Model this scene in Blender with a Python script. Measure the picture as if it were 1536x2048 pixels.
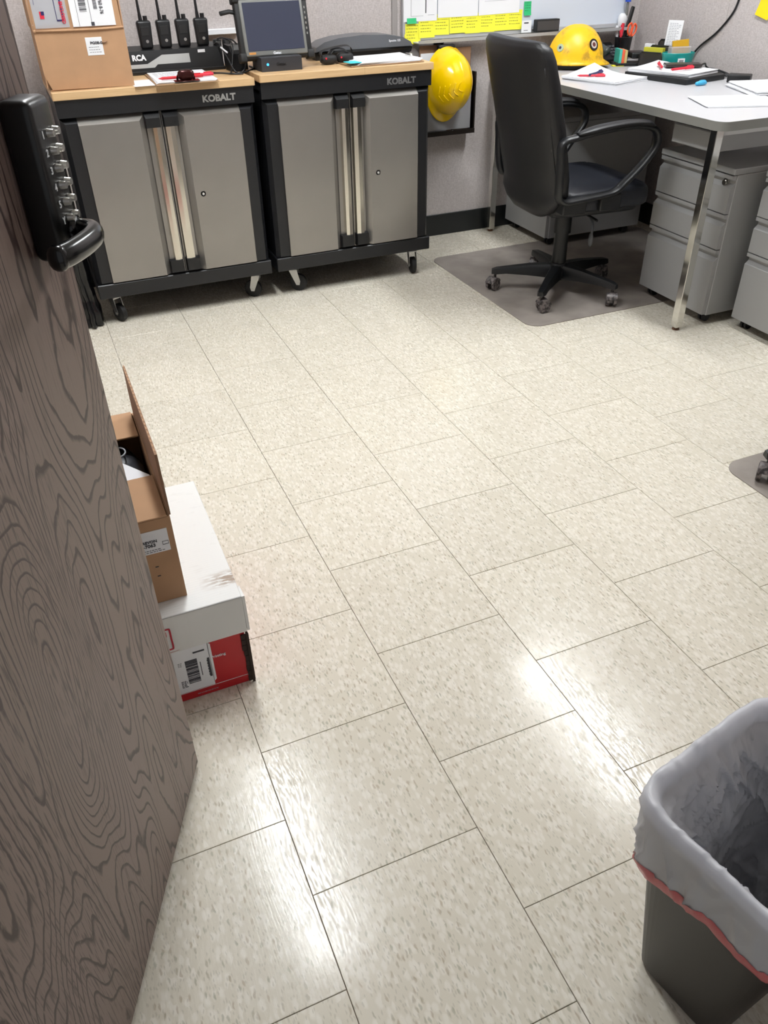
import bpy, bmesh, math, random
from mathutils import Vector, Matrix, noise
random.seed(7)
S = bpy.context.scene
COL = S.collection
for o in list(bpy.data.objects): bpy.data.objects.remove(o, do_unlink=True)
PI = math.pi
T = .3048

# ---------------------------------------------------------------- camera
cam_d = bpy.data.cameras.new('camera'); cam = bpy.data.objects.new('camera', cam_d); COL.objects.link(cam)
cam_d.sensor_fit = 'HORIZONTAL'; cam_d.sensor_width = 36; cam_d.lens = 1575.1/1536*36
cam_d.clip_start = .02
def rodrigues(r):
    v = Vector(r); return Matrix.Rotation(v.length, 3, v.normalized())
Rw = rodrigues((2.1629, -.4523, .2063))          # rows: right, down, forward
right, down, fwd = Rw[0], Rw[1], Rw[2]
M3 = Matrix((right, -down, -fwd)).transposed()
cam.matrix_world = Matrix.Translation((-.1359, -.3659, 1.2658)) @ M3.to_4x4()
S.camera = cam

# ---------------------------------------------------------------- world and exposure
w = bpy.data.worlds.new('world'); S.world = w; w.use_nodes = True
w.node_tree.nodes['Background'].inputs[0].default_value = (.95, .97, 1, 1)
w.node_tree.nodes['Background'].inputs[1].default_value = .42
S.view_settings.view_transform = 'Standard'; S.view_settings.look = 'None'
S.view_settings.gamma = 1; S.view_settings.use_curve_mapping = False
S.view_settings.exposure = .0
LAMP_STRENGTH = 56.0
CEIL = 2.5

# ---------------------------------------------------------------- helpers
def lin(c):
    def f(v):
        v /= 255
        return v/12.92 if v <= .04045 else ((v+.055)/1.055)**2.4
    return (f(c[0]), f(c[1]), f(c[2]), 1)
def mat(name, c, rough=.5, metal=0, spec=.5, emit=0, coat=0, trans=0):
    m = bpy.data.materials.new(name); m.use_nodes = True
    b = m.node_tree.nodes['Principled BSDF']
    b.inputs['Base Color'].default_value = lin(c)
    b.inputs['Roughness'].default_value = rough; b.inputs['Metallic'].default_value = metal
    b.inputs['Specular IOR Level'].default_value = spec; b.inputs['Coat Weight'].default_value = coat
    b.inputs['Transmission Weight'].default_value = trans
    if emit: b.inputs['Emission Color'].default_value = lin(c); b.inputs['Emission Strength'].default_value = emit
    return m
def N(m, t, **kw):
    n = m.node_tree.nodes.new(t)
    for k, v in kw.items(): setattr(n, k, v)
    return n
def L(m, a, b): m.node_tree.links.new(a, b)
def bsdf(m): return m.node_tree.nodes['Principled BSDF']
def math_(m, op, a, b=None, clamp=False):
    n = N(m, 'ShaderNodeMath', operation=op, use_clamp=clamp)
    for i, v in enumerate((a, b)):
        if v is None: continue
        if isinstance(v, (int, float)): n.inputs[i].default_value = v
        else: L(m, v, n.inputs[i])
    return n.outputs[0]
def mixc(m, f, a, b):
    n = N(m, 'ShaderNodeMix', data_type='RGBA')
    if isinstance(f, (int, float)): n.inputs[0].default_value = f
    else: L(m, f, n.inputs[0])
    for i, v in ((6, a), (7, b)):
        if isinstance(v, tuple): n.inputs[i].default_value = v
        else: L(m, v, n.inputs[i])
    return n.outputs[2]
def ramp(m, f, a, b):
    n = N(m, 'ShaderNodeMapRange'); L(m, f, n.inputs[0]); n.inputs[1].default_value = a; n.inputs[2].default_value = b
    return n.outputs[0]
def coords(m, scale=(1, 1, 1), kind='Object', rot=(0, 0, 0)):
    t = N(m, 'ShaderNodeTexCoord'); mp = N(m, 'ShaderNodeMapping')
    L(m, t.outputs[kind], mp.inputs[0]); mp.inputs['Scale'].default_value = scale; mp.inputs['Rotation'].default_value = rot
    return mp.outputs[0]
def world_coords(m, scale=(1, 1, 1), rot=(0, 0, 0)):
    t = N(m, 'ShaderNodeNewGeometry'); mp = N(m, 'ShaderNodeMapping')
    L(m, t.outputs['Position'], mp.inputs[0]); mp.inputs['Scale'].default_value = scale; mp.inputs['Rotation'].default_value = rot
    return mp.outputs[0]
def noise_n(m, vec, scale, detail=2, rough=.5):
    n = N(m, 'ShaderNodeTexNoise'); L(m, vec, n.inputs['Vector']); n.inputs['Scale'].default_value = scale
    n.inputs['Detail'].default_value = detail; n.inputs['Roughness'].default_value = rough
    return n.outputs['Fac']
def bump(m, h, strength, dist=.001):
    n = N(m, 'ShaderNodeBump'); L(m, h, n.inputs['Height']); n.inputs['Strength'].default_value = strength
    n.inputs['Distance'].default_value = dist; L(m, n.outputs[0], bsdf(m).inputs['Normal']); return n
def speckle(m, base, amt, scale, detail=3, vec=None):
    """albedo mottling around a base colour"""
    f = noise_n(m, vec or coords(m), scale, detail)
    a = tuple(v*(1-amt) for v in lin(base)[:3])+(1,); b = tuple(min(1, v*(1+amt)) for v in lin(base)[:3])+(1,)
    L(m, mixc(m, ramp(m, f, .3, .7), a, b), bsdf(m).inputs['Base Color']); return f

def box(bm, x0, x1, y0, y1, z0, z1, bev=0, seg=2, rot=None):
    vs = [bm.verts.new((x, y, z)) for x in (x0, x1) for y in (y0, y1) for z in (z0, z1)]
    fs = [bm.faces.new([vs[i] for i in q]) for q in ((0, 1, 3, 2), (4, 6, 7, 5), (0, 4, 5, 1), (2, 3, 7, 6), (0, 2, 6, 4), (1, 5, 7, 3))]
    if bev:
        es = {e for f in fs for e in f.edges}
        r = bmesh.ops.bevel(bm, geom=list(es), offset=bev, segments=seg, affect='EDGES', profile=.5)
        vs = list({v for f in r['faces'] for v in f.verts} | {v for v in vs if v.is_valid})
    if rot is not None: bmesh.ops.transform(bm, matrix=rot, verts=[v for v in vs if v.is_valid])
    return vs
def frustum(bm, A, B, axis='y'):
    """A=(u0,u1,w0,w1,d) back rect, B front rect; u=x,w=z,d=y (axis y) or u=y,d=x (axis x)"""
    def P(u, w_, d): return (u, d, w_) if axis == 'y' else (d, u, w_)
    vs = []
    for R_ in (A, B):
        u0, u1, w0, w1, d = R_
        vs += [bm.verts.new(P(u0, w0, d)), bm.verts.new(P(u1, w0, d)), bm.verts.new(P(u1, w1, d)), bm.verts.new(P(u0, w1, d))]
    for q in ((3, 2, 1, 0), (4, 5, 6, 7), (0, 1, 5, 4), (1, 2, 6, 5), (2, 3, 7, 6), (3, 0, 4, 7)):
        bm.faces.new([vs[i] for i in q])
    return vs
def prism(bm, pts, a, b, axis='y'):
    """polygon pts extruded along axis from a to b. axis y: pts=(x,z); x: pts=(y,z); z: pts=(x,y)"""
    def P(p, t): return {'y': (p[0], t, p[1]), 'x': (t, p[0], p[1]), 'z': (p[0], p[1], t)}[axis]
    A = [bm.verts.new(P(p, a)) for p in pts]; B = [bm.verts.new(P(p, b)) for p in pts]
    bm.faces.new(A[::-1]); bm.faces.new(B)
    n = len(pts)
    for i in range(n): bm.faces.new((A[i], A[(i+1) % n], B[(i+1) % n], B[i]))
    return A+B
def rings(bm, RR, cap0=True, cap1=True, closed=True):
    V = [[bm.verts.new(p) for p in r] for r in RR]
    n = len(V[0])
    for a, b in zip(V, V[1:]):
        for i in range(n if closed else n-1): bm.faces.new((a[i], a[(i+1) % n], b[(i+1) % n], b[i]))
    if cap0 and closed: bm.faces.new(V[0][::-1])
    if cap1 and closed: bm.faces.new(V[-1])
    return V
def cyl(bm, a, b, r0, r1=None, n=16, caps=True):
    a = Vector(a); b = Vector(b); r1 = r0 if r1 is None else r1
    d = (b-a).normalized(); u = d.orthogonal().normalized(); v = d.cross(u)
    R_ = [[c+(u*math.cos(2*PI*i/n)+v*math.sin(2*PI*i/n))*r for i in range(n)] for c, r in ((a, r0), (b, r1))]
    rings(bm, R_, caps, caps)
def lathe(bm, prof, c=(0, 0, 0), n=24, caps=True):
    c = Vector(c)
    rings(bm, [[c+Vector((r*math.cos(2*PI*i/n), r*math.sin(2*PI*i/n), z)) for i in range(n)] for r, z in prof], caps, caps)
def smooth_path(pts, k=6, closed=False):
    P = [Vector(p) for p in pts]; n = len(P); out = []
    for i in range(n if closed else n-1):
        if closed: a, b, c, d = P[(i-1) % n], P[i], P[(i+1) % n], P[(i+2) % n]
        else: a, b, c, d = P[max(i-1, 0)], P[i], P[i+1], P[min(i+2, n-1)]
        for j in range(k):
            t = j/k
            out.append(.5*((2*b)+(c-a)*t+(2*a-5*b+4*c-d)*t*t+(3*b-a-3*c+d)*t**3))
    if not closed: out.append(P[-1])
    return out
def sweep(bm, pts, a, b=None, side=None, n=10, closed=False, taper=None):
    """tube with elliptic section: half-width a along side, b along normal"""
    b = a if b is None else b
    P = [Vector(p) for p in pts]; R_ = []; m = len(P); s_prev = None
    for i, p in enumerate(P):
        t = (P[(i+1) % m]-P[i-1]) if closed else (P[min(i+1, m-1)]-P[max(i-1, 0)])
        t.normalize()
        if side is not None: s = Vector(side); s = (s-t*s.dot(t)).normalized()
        else:
            s = t.orthogonal().normalized() if s_prev is None else (s_prev-t*s_prev.dot(t)).normalized()
        s_prev = s; nn = t.cross(s); k = taper(i/(m-1)) if taper else 1
        R_.append([p+s*(a*k*math.cos(2*PI*j/n))+nn*(b*k*math.sin(2*PI*j/n)) for j in range(n)])
    if closed: R_.append(R_[0])
    rings(bm, R_, not closed, not closed)
    if closed: bmesh.ops.remove_doubles(bm, verts=bm.verts, dist=1e-6)
def superbox(bm, c, h, e=4, nu=28, nv=14):
    """rounded cushion, half sizes h"""
    def f(v, k): return math.copysign(abs(v)**(2/k), v)
    R_ = []
    for j in range(1, nv):
        ph = -PI/2+PI*j/nv
        R_.append([Vector(c)+Vector((h[0]*f(math.cos(ph), e)*f(math.cos(2*PI*i/nu), e), h[1]*f(math.cos(ph), e)*f(math.sin(2*PI*i/nu), e), h[2]*f(math.sin(ph), e))) for i in range(nu)])
    return rings(bm, R_)
def obj(name, bm, m, parent=None, smooth=False, label=None, ang=None):
    me = bpy.data.meshes.new(name)
    bmesh.ops.recalc_face_normals(bm, faces=bm.faces); bm.to_mesh(me); bm.free()
    if isinstance(m, (list, tuple)):
        for q in m: me.materials.append(q)
    elif m: me.materials.append(m)
    if smooth or ang:
        me.polygons.foreach_set('use_smooth', [True]*len(me.polygons))
        if ang: me.set_sharp_from_angle(angle=math.radians(ang))
    o = bpy.data.objects.new(name, me); COL.objects.link(o)
    if parent: o.parent = parent
    if label: o['label'] = label
    return o
def tag(o, label, cat, group=None, kind=None):
    o['label'] = label; o['category'] = cat
    if group: o['group'] = group
    if kind: o['kind'] = kind
    return o
def thing(name, label, cat, loc=(0, 0, 0), rz=0, group=None):
    o = bpy.data.objects.new(name, None); o.empty_display_size = .05; COL.objects.link(o)
    o.location = loc; o.rotation_euler = (0, 0, rz)
    return tag(o, label, cat, group)
def struct(name, bm, m, parent=None):
    o = obj(name, bm, m, parent)
    if not parent: o['kind'] = 'structure'
    return o
def dup(root, loc, rz, label):
    def cp(o, par):
        c = o.copy(); COL.objects.link(c)
        if par: c.parent = par
        for ch in [q for q in KIDS.get(o.name, [])]: cp(ch, c)
        return c
    KIDS = {}
    for q in bpy.data.objects:
        if q.parent: KIDS.setdefault(q.parent.name, []).append(q)
    r = cp(root, None); r.location = loc; r.rotation_euler = (0, 0, rz); r['label'] = label
    return r
def BM(): return bmesh.new()
def text(body, size, m, parent, loc, rot=(PI/2, 0, 0), bold=0, name='lettering', ext=.0004, sx=1, align='LEFT', shear=0):
    """flat lettering; default faces -y"""
    c = bpy.data.curves.new(name, 'FONT'); c.body = body; c.size = size; c.extrude = ext; c.offset = bold; c.shear = shear
    c.align_x = align; c.resolution_u = 3
    t = bpy.data.objects.new(name, c); COL.objects.link(t); bpy.context.view_layer.update()
    me = bpy.data.meshes.new_from_object(t.evaluated_get(bpy.context.evaluated_depsgraph_get()))
    bpy.data.objects.remove(t); bpy.data.curves.remove(c)
    me.materials.clear(); me.materials.append(m); me.name = name
    o = bpy.data.objects.new(name, me); COL.objects.link(o)
    o.location = loc; o.rotation_euler = rot; o.scale = (sx, 1, 1); o.parent = parent
    return o
def sheet(bm, cx, cy, w_, h_, z, rz=0, curl=0, th=.0003, n=6, fn=None):
    """thin sheet with curl height; w along x, h along y before rotation"""
    R_ = Matrix.Rotation(rz, 3, 'Z'); g = {}
    for k, dz in ((0, 0), (1, th)):
        for i in range(n+1):
            for j in range(n+1):
                u, v = i/n-.5, j/n-.5
                hgt = (fn(u, v) if fn else curl*max(0, u+v)**2)
                p = R_ @ Vector((u*w_, v*h_, 0)); g[k, i, j] = bm.verts.new((cx+p.x, cy+p.y, z+hgt+dz))
    for i in range(n):
        for j in range(n):
            bm.faces.new((g[0, i, j], g[0, i, j+1], g[0, i+1, j+1], g[0, i+1, j]))
            bm.faces.new((g[1, i, j], g[1, i+1, j], g[1, i+1, j+1], g[1, i, j+1]))
    for i in range(n):
        for (a, b) in (((i, 0), (i+1, 0)), ((i+1, n), (i, n)), ((0, i+1), (0, i)), ((n, i), (n, i+1))):
            bm.faces.new((g[(0,)+a], g[(0,)+b], g[(1,)+b], g[(1,)+a]))
def scribble(bm, x0, x1, z0, z1, y, rows, plane='y', word=.006, h=.0012, seed=0):
    """rows of small dashes standing for handwriting or small print"""
    rd = random.Random(seed)
    for r in range(rows):
        z = z1-(r+.5)*(z1-z0)/rows; x = x0
        end = x1-rd.random()*(x1-x0)*.35
        while x < end:
            wd = word*(.5+rd.random())
            if plane == 'y': box(bm, x, min(x+wd, x1), y-.0003, y, z-h/2, z+h/2)
            elif plane == 'x': box(bm, y-.0003, y, x, min(x+wd, x1), z-h/2, z+h/2)
            else: box(bm, x, min(x+wd, x1), z-h/2, z+h/2, y, y+.0003)
            x += wd+word*.35

# ---------------------------------------------------------------- materials
m_black = mat('black_plastic', (18, 19, 21), .42)
m_blackm = mat('black_powder_steel', (24, 25, 28), .38); f = noise_n(m_blackm, coords(m_blackm), 900, 2); bump(m_blackm, f, .15, .0005)
m_gloss = mat('gloss_black', (7, 7, 8), .2)
m_lock = mat('satin_black_lock', (8, 8, 9), .34)
m_btn = mat('satin_chrome_button', (225, 223, 218), .3, 1)
m_key = mat('polished_key_lock', (215, 214, 212), .3, .35)
m_rubber = mat('black_rubber', (20, 20, 21), .6)
m_silver = mat('silver_paint', (156, 152, 147), .26, .6); speckle(m_silver, (150, 146, 141), .03, 6)
m_chrome = mat('chrome', (215, 213, 208), .12, 1)
m_handle = mat('brushed_chrome', (222, 218, 208), .17, 1)
f = noise_n(m_handle, coords(m_handle, (600, 600, 4)), 1, 2); bump(m_handle, f, .15, .0004)
m_steel = mat('zinc_steel', (190, 190, 188), .3, .9)
m_white = mat('white_paper', (228, 229, 232), .7)
m_ink = mat('dark_ink', (60, 60, 66), .7)
m_inkl = mat('pale_ink', (150, 152, 160), .7)
m_red = mat('red_plastic', (190, 28, 40), .35)
m_grey_print = mat('silver_lettering', (170, 170, 168), .35, .5)
m_graytop = mat('gray_laminate', (184, 184, 187), .33)
speckle(m_graytop, (184, 184, 187), .03, 300, 4)
m_grayedge = mat('gray_edge_band', (132, 132, 128), .45)
m_ped = mat('gray_steel_paint', (160, 160, 159), .38, .2)
m_pedrub = mat('dark_caster_rubber', (22, 22, 24), .5)

# wood worktop: butcher block strips
m_wood = mat('butcher_block', (205, 170, 125), .42)
v = coords(m_wood, (1.1, 26, 26)); br = N(m_wood, 'ShaderNodeTexBrick'); L(m_wood, coords(m_wood, (1, 1, 1)), br.inputs['Vector'])
br.inputs['Scale'].default_value = 1; br.inputs['Brick Width'].default_value = .42; br.inputs['Row Height'].default_value = .038
br.inputs['Mortar Size'].default_value = .0004; br.inputs['Color1'].default_value = lin((214, 182, 138)); br.inputs['Color2'].default_value = lin((196, 158, 112)); br.inputs['Mortar'].default_value = lin((170, 132, 92))
g_ = ramp(m_wood, noise_n(m_wood, v, 6, 5, .65), .35, .7)
L(m_wood, mixc(m_wood, math_(m_wood, 'MULTIPLY', g_, .35), br.outputs['Color'], lin((168, 126, 82))), bsdf(m_wood).inputs['Base Color'])

# wall vinyl (fabric look)
m_wall = mat('vinyl_wallcovering', (178, 169, 167), .75)
v = world_coords(m_wall, (420, 420, 90)); f1 = noise_n(m_wall, v, 1, 2); v2 = world_coords(m_wall, (90, 90, 420)); f2 = noise_n(m_wall, v2, 1, 2)
ff = ramp(m_wall, math_(m_wall, 'ADD', f1, f2), .75, 1.25)
L(m_wall, mixc(m_wall, ff, lin((172, 164, 161)), lin((196, 189, 187))), bsdf(m_wall).inputs['Base Color']); bump(m_wall, ff, .2, .0006)
m_ceil = mat('ceiling_tile', (225, 224, 218), .9)
m_basebd = mat('black_rubber_base', (24, 27, 28), .4)
m_trim = mat('gray_trim', (150, 145, 143), .5)
m_alu = mat('aluminium', (196, 197, 199), .45, .6)

# vinyl composition tile
m_tile = mat('vinyl_floor_tile', (206, 198, 180), .2, spec=.30)
gi = N(m_tile, 'ShaderNodeObjectInfo'); geo = N(m_tile, 'ShaderNodeNewGeometry')
off = N(m_tile, 'ShaderNodeVectorMath', operation='SCALE'); comb = N(m_tile, 'ShaderNodeCombineXYZ')
for i in range(2): L(m_tile, gi.outputs['Random'], comb.inputs[i])
L(m_tile, comb.outputs[0], off.inputs[0]); off.inputs['Scale'].default_value = 17.3
add = N(m_tile, 'ShaderNodeVectorMath', operation='ADD'); L(m_tile, geo.outputs['Position'], add.inputs[0]); L(m_tile, off.outputs[0], add.inputs[1])
def warp(vec, sc, amp):
    n = N(m_tile, 'ShaderNodeTexNoise'); L(m_tile, vec, n.inputs['Vector']); n.inputs['Scale'].default_value = sc; n.inputs['Detail'].default_value = 1
    s = N(m_tile, 'ShaderNodeVectorMath', operation='MULTIPLY_ADD'); L(m_tile, n.outputs['Color'], s.inputs[0])
    s.inputs[1].default_value = (amp,)*3; L(m_tile, vec, s.inputs[2]); return s.outputs[0]
wv = warp(add.outputs[0], 90, .006)
def flecks(scale, rot, thr, rnd_lo, rnd_hi):
    mp = N(m_tile, 'ShaderNodeMapping'); L(m_tile, wv, mp.inputs[0]); mp.inputs['Scale'].default_value = scale; mp.inputs['Rotation'].default_value = (0, 0, rot)
    vo = N(m_tile, 'ShaderNodeTexVoronoi'); vo.voronoi_dimensions = '2D'; L(m_tile, mp.outputs[0], vo.inputs['Vector']); vo.inputs['Scale'].default_value = 1
    sep = N(m_tile, 'ShaderNodeSeparateColor'); L(m_tile, vo.outputs['Color'], sep.inputs[0])
    a = math_(m_tile, 'GREATER_THAN', sep.outputs[0], rnd_lo)
    b = ramp(m_tile, vo.outputs['Distance'], thr, thr*.45)
    return math_(m_tile, 'MULTIPLY', a, b), sep.outputs[1]
light1, _ = flecks((110, 52, 1), .35, .6, .45, 1)
dark1, dr1 = flecks((165, 58, 1), .2, .42, .80, 1)
dark2, dr2 = flecks((270, 95, 1), -.3, .42, .70, 1)
tint = N(m_tile, 'ShaderNodeMapRange'); L(m_tile, gi.outputs['Random'], tint.inputs[0]); tint.inputs[3].default_value = .955; tint.inputs[4].default_value = 1.0
c = mixc(m_tile, light1, lin((212, 205, 189)), lin((222, 216, 203)))
c = mixc(m_tile, math_(m_tile, 'MULTIPLY', dark2, .48), c, lin((178, 172, 156)))
dk = mixc(m_tile, ramp(m_tile, dr1, .3, .7), lin((152, 132, 104)), lin((136, 136, 112)))
c = mixc(m_tile, math_(m_tile, 'MULTIPLY', dark1, .46), c, dk)
mul = N(m_tile, 'ShaderNodeVectorMath', operation='SCALE'); L(m_tile, c, mul.inputs[0]); L(m_tile, tint.outputs[0], mul.inputs['Scale'])
L(m_tile, mul.outputs[0], bsdf(m_tile).inputs['Base Color'])
# mop / wax streaks: fine ridges that only show in the gloss
mpw = N(m_tile, 'ShaderNodeMapping'); L(m_tile, warp(geo.outputs['Position'], 2.2, .10), mpw.inputs[0]); mpw.inputs['Rotation'].default_value = (0, 0, -.10); mpw.inputs['Scale'].default_value = (300, 16, 1)
streak = noise_n(m_tile, mpw.outputs[0], 1, 2)
fine = noise_n(m_tile, world_coords(m_tile, (260, 160, 1)), 1, 2)
hgt = math_(m_tile, 'ADD', math_(m_tile, 'MULTIPLY', streak, 1.3), math_(m_tile, 'MULTIPLY', fine, .8))
bump(m_tile, hgt, .13, .0005)
rg = noise_n(m_tile, world_coords(m_tile, (3, 3, 3)), 1, 3)
mp3 = N(m_tile, 'ShaderNodeMapping'); L(m_tile, warp(geo.outputs['Position'], 2.2, .10), mp3.inputs[0]); mp3.inputs['Rotation'].default_value = (0, 0, -.10); mp3.inputs['Scale'].default_value = (230, 40, 1)
st2 = ramp(m_tile, noise_n(m_tile, mp3.outputs[0], 1, 2, .6), .44, .60)
worn = ramp(m_tile, noise_n(m_tile, world_coords(m_tile, (5, 2.5, 1)), 1, 2), .35, .6)
rr_ = math_(m_tile, 'ADD', math_(m_tile, 'MULTIPLY', rg, .10), .09)
L(m_tile, math_(m_tile, 'ADD', rr_, math_(m_tile, 'MULTIPLY', math_(m_tile, 'MULTIPLY', st2, worn), .26)), bsdf(m_tile).inputs['Roughness'])
m_joint = mat('tile_joint', (112, 98, 84), .9)

# oak laminate door
m_door = mat('oak_laminate', (118, 100, 92), .42)
v = coords(m_door, (3.4, 1, .62)); n0 = N(m_door, 'ShaderNodeTexNoise'); L(m_door, v, n0.inputs['Vector']); n0.inputs['Scale'].default_value = 1.6; n0.inputs['Detail'].default_value = 2.2; n0.inputs['Roughness'].default_value = .42
jit = noise_n(m_door, coords(m_door, (60, 1, 26)), 1, 2)
lines = math_(m_door, 'FRACT', math_(m_door, 'ADD', math_(m_door, 'MULTIPLY', n0.outputs['Fac'], 50), math_(m_door, 'MULTIPLY', jit, .42)))
ln = math_(m_door, 'MULTIPLY', ramp(m_door, lines, .72, .85), ramp(m_door, lines, 1.0, .95))
pores = ramp(m_door, noise_n(m_door, coords(m_door, (330, 1, 17)), 1, 2, .6), .52, .62)
patch = ramp(m_door, noise_n(m_door, coords(m_door, (7, 1, 1.6)), 1, 2), .40, .56)
brk = ramp(m_door, noise_n(m_door, coords(m_door, (160, 1, 60)), 1, 2), .22, .38)
dark = math_(m_door, 'MAXIMUM', math_(m_door, 'MULTIPLY', ln, brk), math_(m_door, 'MULTIPLY', math_(m_door, 'MULTIPLY', pores, patch), .8), True)
bc = mixc(m_door, noise_n(m_door, coords(m_door, (5, 1, 2)), 1, 2), lin((122, 106, 94)), lin((126, 107, 104)))
L(m_door, mixc(m_door, math_(m_door, 'MULTIPLY', dark, .92), bc, lin((50, 32, 30))), bsdf(m_door).inputs['Base Color'])
m_dooredge = mat('door_edge_wood', (60, 40, 32), .5)

m_card = mat('cardboard', (176, 138, 104), .8); speckle(m_card, (176, 138, 104), .06, 14)
m_cardd = mat('cardboard_inner', (140, 108, 84), .85)
m_redbox = mat('red_print', (186, 22, 32), .45)
m_whitebox = mat('white_box_board', (222, 222, 220), .5)
f = noise_n(m_whitebox, world_coords(m_whitebox, (26, 60, 1)), 1, 3)
msk = ramp(m_whitebox, f, .6, .68)
tz = N(m_whitebox, 'ShaderNodeNewGeometry'); sp = N(m_whitebox, 'ShaderNodeSeparateXYZ'); L(m_whitebox, tz.outputs['Position'], sp.inputs[0])
# scuffed, torn band across the front end of the lid
band = math_(m_whitebox, 'MULTIPLY', ramp(m_whitebox, sp.outputs[1], .83, .845), ramp(m_whitebox, sp.outputs[1], .885, .865))
band = math_(m_whitebox, 'MULTIPLY', band, ramp(m_whitebox, sp.outputs[0], -.03, .02))
band = math_(m_whitebox, 'MULTIPLY', band, ramp(m_whitebox, noise_n(m_whitebox, world_coords(m_whitebox, (50, 160, 1)), 1, 3), .42, .55))
L(m_whitebox, mixc(m_whitebox, band, mixc(m_whitebox, math_(m_whitebox, 'MULTIPLY', msk, .12), lin((222, 222, 220)), lin((180, 176, 170))), lin((160, 142, 126))), bsdf(m_whitebox).inputs['Base Color'])
rb = N(m_whitebox, 'ShaderNodeTexWave'); rb.bands_direction = 'Y'; L(m_whitebox, world_coords(m_whitebox), rb.inputs['Vector']); rb.inputs['Scale'].default_value = 45; rb.inputs['Distortion'].default_value = .6
bump(m_whitebox, rb.outputs['Fac'], .12, .001)

m_leather = mat('black_leather', (13, 13, 16), .46)
vo = N(m_leather, 'ShaderNodeTexVoronoi'); L(m_leather, coords(m_leather), vo.inputs['Vector']); vo.inputs['Scale'].default_value = 350; bump(m_leather, vo.outputs['Distance'], .25, .0006)
m_seat = mat('dark_blue_black_leather', (24, 27, 36), .45)
m_chairp = mat('chair_black_plastic', (14, 16, 19), .4)
m_dusty = mat('dusty_caster', (70, 64, 64), .4); f = noise_n(m_dusty, coords(m_dusty), 90, 3)
L(m_dusty, mixc(m_dusty, ramp(m_dusty, f, .4, .6), lin((46, 42, 42)), lin((120, 112, 110))), bsdf(m_dusty).inputs['Base Color'])
m_mat = mat('smoked_vinyl_mat', (170, 162, 154), .32)
bsdf(m_mat).inputs['Alpha'].default_value = .86
f = noise_n(m_mat, world_coords(m_mat), 7, 4)
L(m_mat, mixc(m_mat, ramp(m_mat, f, .35, .7), lin((142, 134, 127)), lin((174, 165, 157))), bsdf(m_mat).inputs['Base Color'])

m_hat = mat('yellow_hard_hat', (250, 205, 0), .2, coat=.3)
m_hatd = mat('worn_yellow_hard_hat', (244, 190, 20), .38)
f = noise_n(m_hatd, coords(m_hatd), 26, 6, .7); f2 = noise_n(m_hatd, coords(m_hatd), 9, 3)
dm = math_(m_hatd, 'MULTIPLY', ramp(m_hatd, f, .48, .62), ramp(m_hatd, f2, .42, .6))
L(m_hatd, mixc(m_hatd, math_(m_hatd, 'MULTIPLY', dm, .6), lin((244, 190, 20)), lin((120, 92, 50))), bsdf(m_hatd).inputs['Base Color'])

m_bin = mat('brown_black_bin', (42, 36, 33), .4)
m_bag = bpy.data.materials.new('bin_liner_film'); m_bag.use_nodes = True
b_ = bsdf(m_bag); b_.inputs['Base Color'].default_value = lin((244, 244, 248)); b_.inputs['Roughness'].default_value = .28; b_.inputs['Alpha'].default_value = .94
tr = N(m_bag, 'ShaderNodeBsdfTranslucent'); tr.inputs['Color'].default_value = lin((222, 225, 234))
mx = N(m_bag, 'ShaderNodeMixShader'); mx.inputs[0].default_value = .42
L(m_bag, b_.outputs[0], mx.inputs[1]); L(m_bag, tr.outputs[0], mx.inputs[2]); L(m_bag, mx.outputs[0], m_bag.node_tree.nodes['Material Output'].inputs['Surface'])
nb = N(m_bag, 'ShaderNodeTexNoise'); L(m_bag, coords(m_bag), nb.inputs['Vector']); nb.noise_type = 'RIDGED_MULTIFRACTAL'; nb.inputs['Scale'].default_value = 13; nb.inputs['Detail'].default_value = 3; nb.inputs['Distortion'].default_value = .8
bn = N(m_bag, 'ShaderNodeBump'); L(m_bag, nb.outputs['Fac'], bn.inputs['Height']); bn.inputs['Strength'].default_value = .9; bn.inputs['Distance'].default_value = .006
L(m_bag, bn.outputs[0], b_.inputs['Normal'])
m_pink = mat('red_drawstring', (214, 96, 100), .35); bsdf(m_pink).inputs['Alpha'].default_value = .8
m_yel = mat('yellow_sticky', (232, 228, 60), .7); m_grn = mat('green_sticky', (40, 176, 110), .7); m_teals = mat('mint_sticky', (150, 210, 200), .7)
m_orange = mat('orange_plastic', (235, 90, 50), .35); m_teal = mat('teal_plastic', (20, 140, 135), .35); m_blue = mat('blue_plastic', (60, 165, 210), .35)
m_wb = mat('whiteboard_enamel', (204, 211, 222), .12)
m_screen = mat('tablet_glass', (58, 62, 78), .12, coat=.5); m_bezel = mat('gray_bezel', (112, 113, 110), .45)
m_led = mat('blue_led', (60, 170, 255), .4, emit=2.0)
m_lamgrey = mat('laminator_gray', (92, 94, 98), .35)
m_clear = mat('clear_film', (205, 205, 210), .12); bsdf(m_clear).inputs['Alpha'].default_value = .45
m_navy = mat('navy_fabric', (22, 36, 90), .7)
m_bagblk = mat('black_bag_film', (14, 14, 16), .22)
m_darkbag = mat('charcoal_poly_bag', (48, 49, 54), .35)

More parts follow.
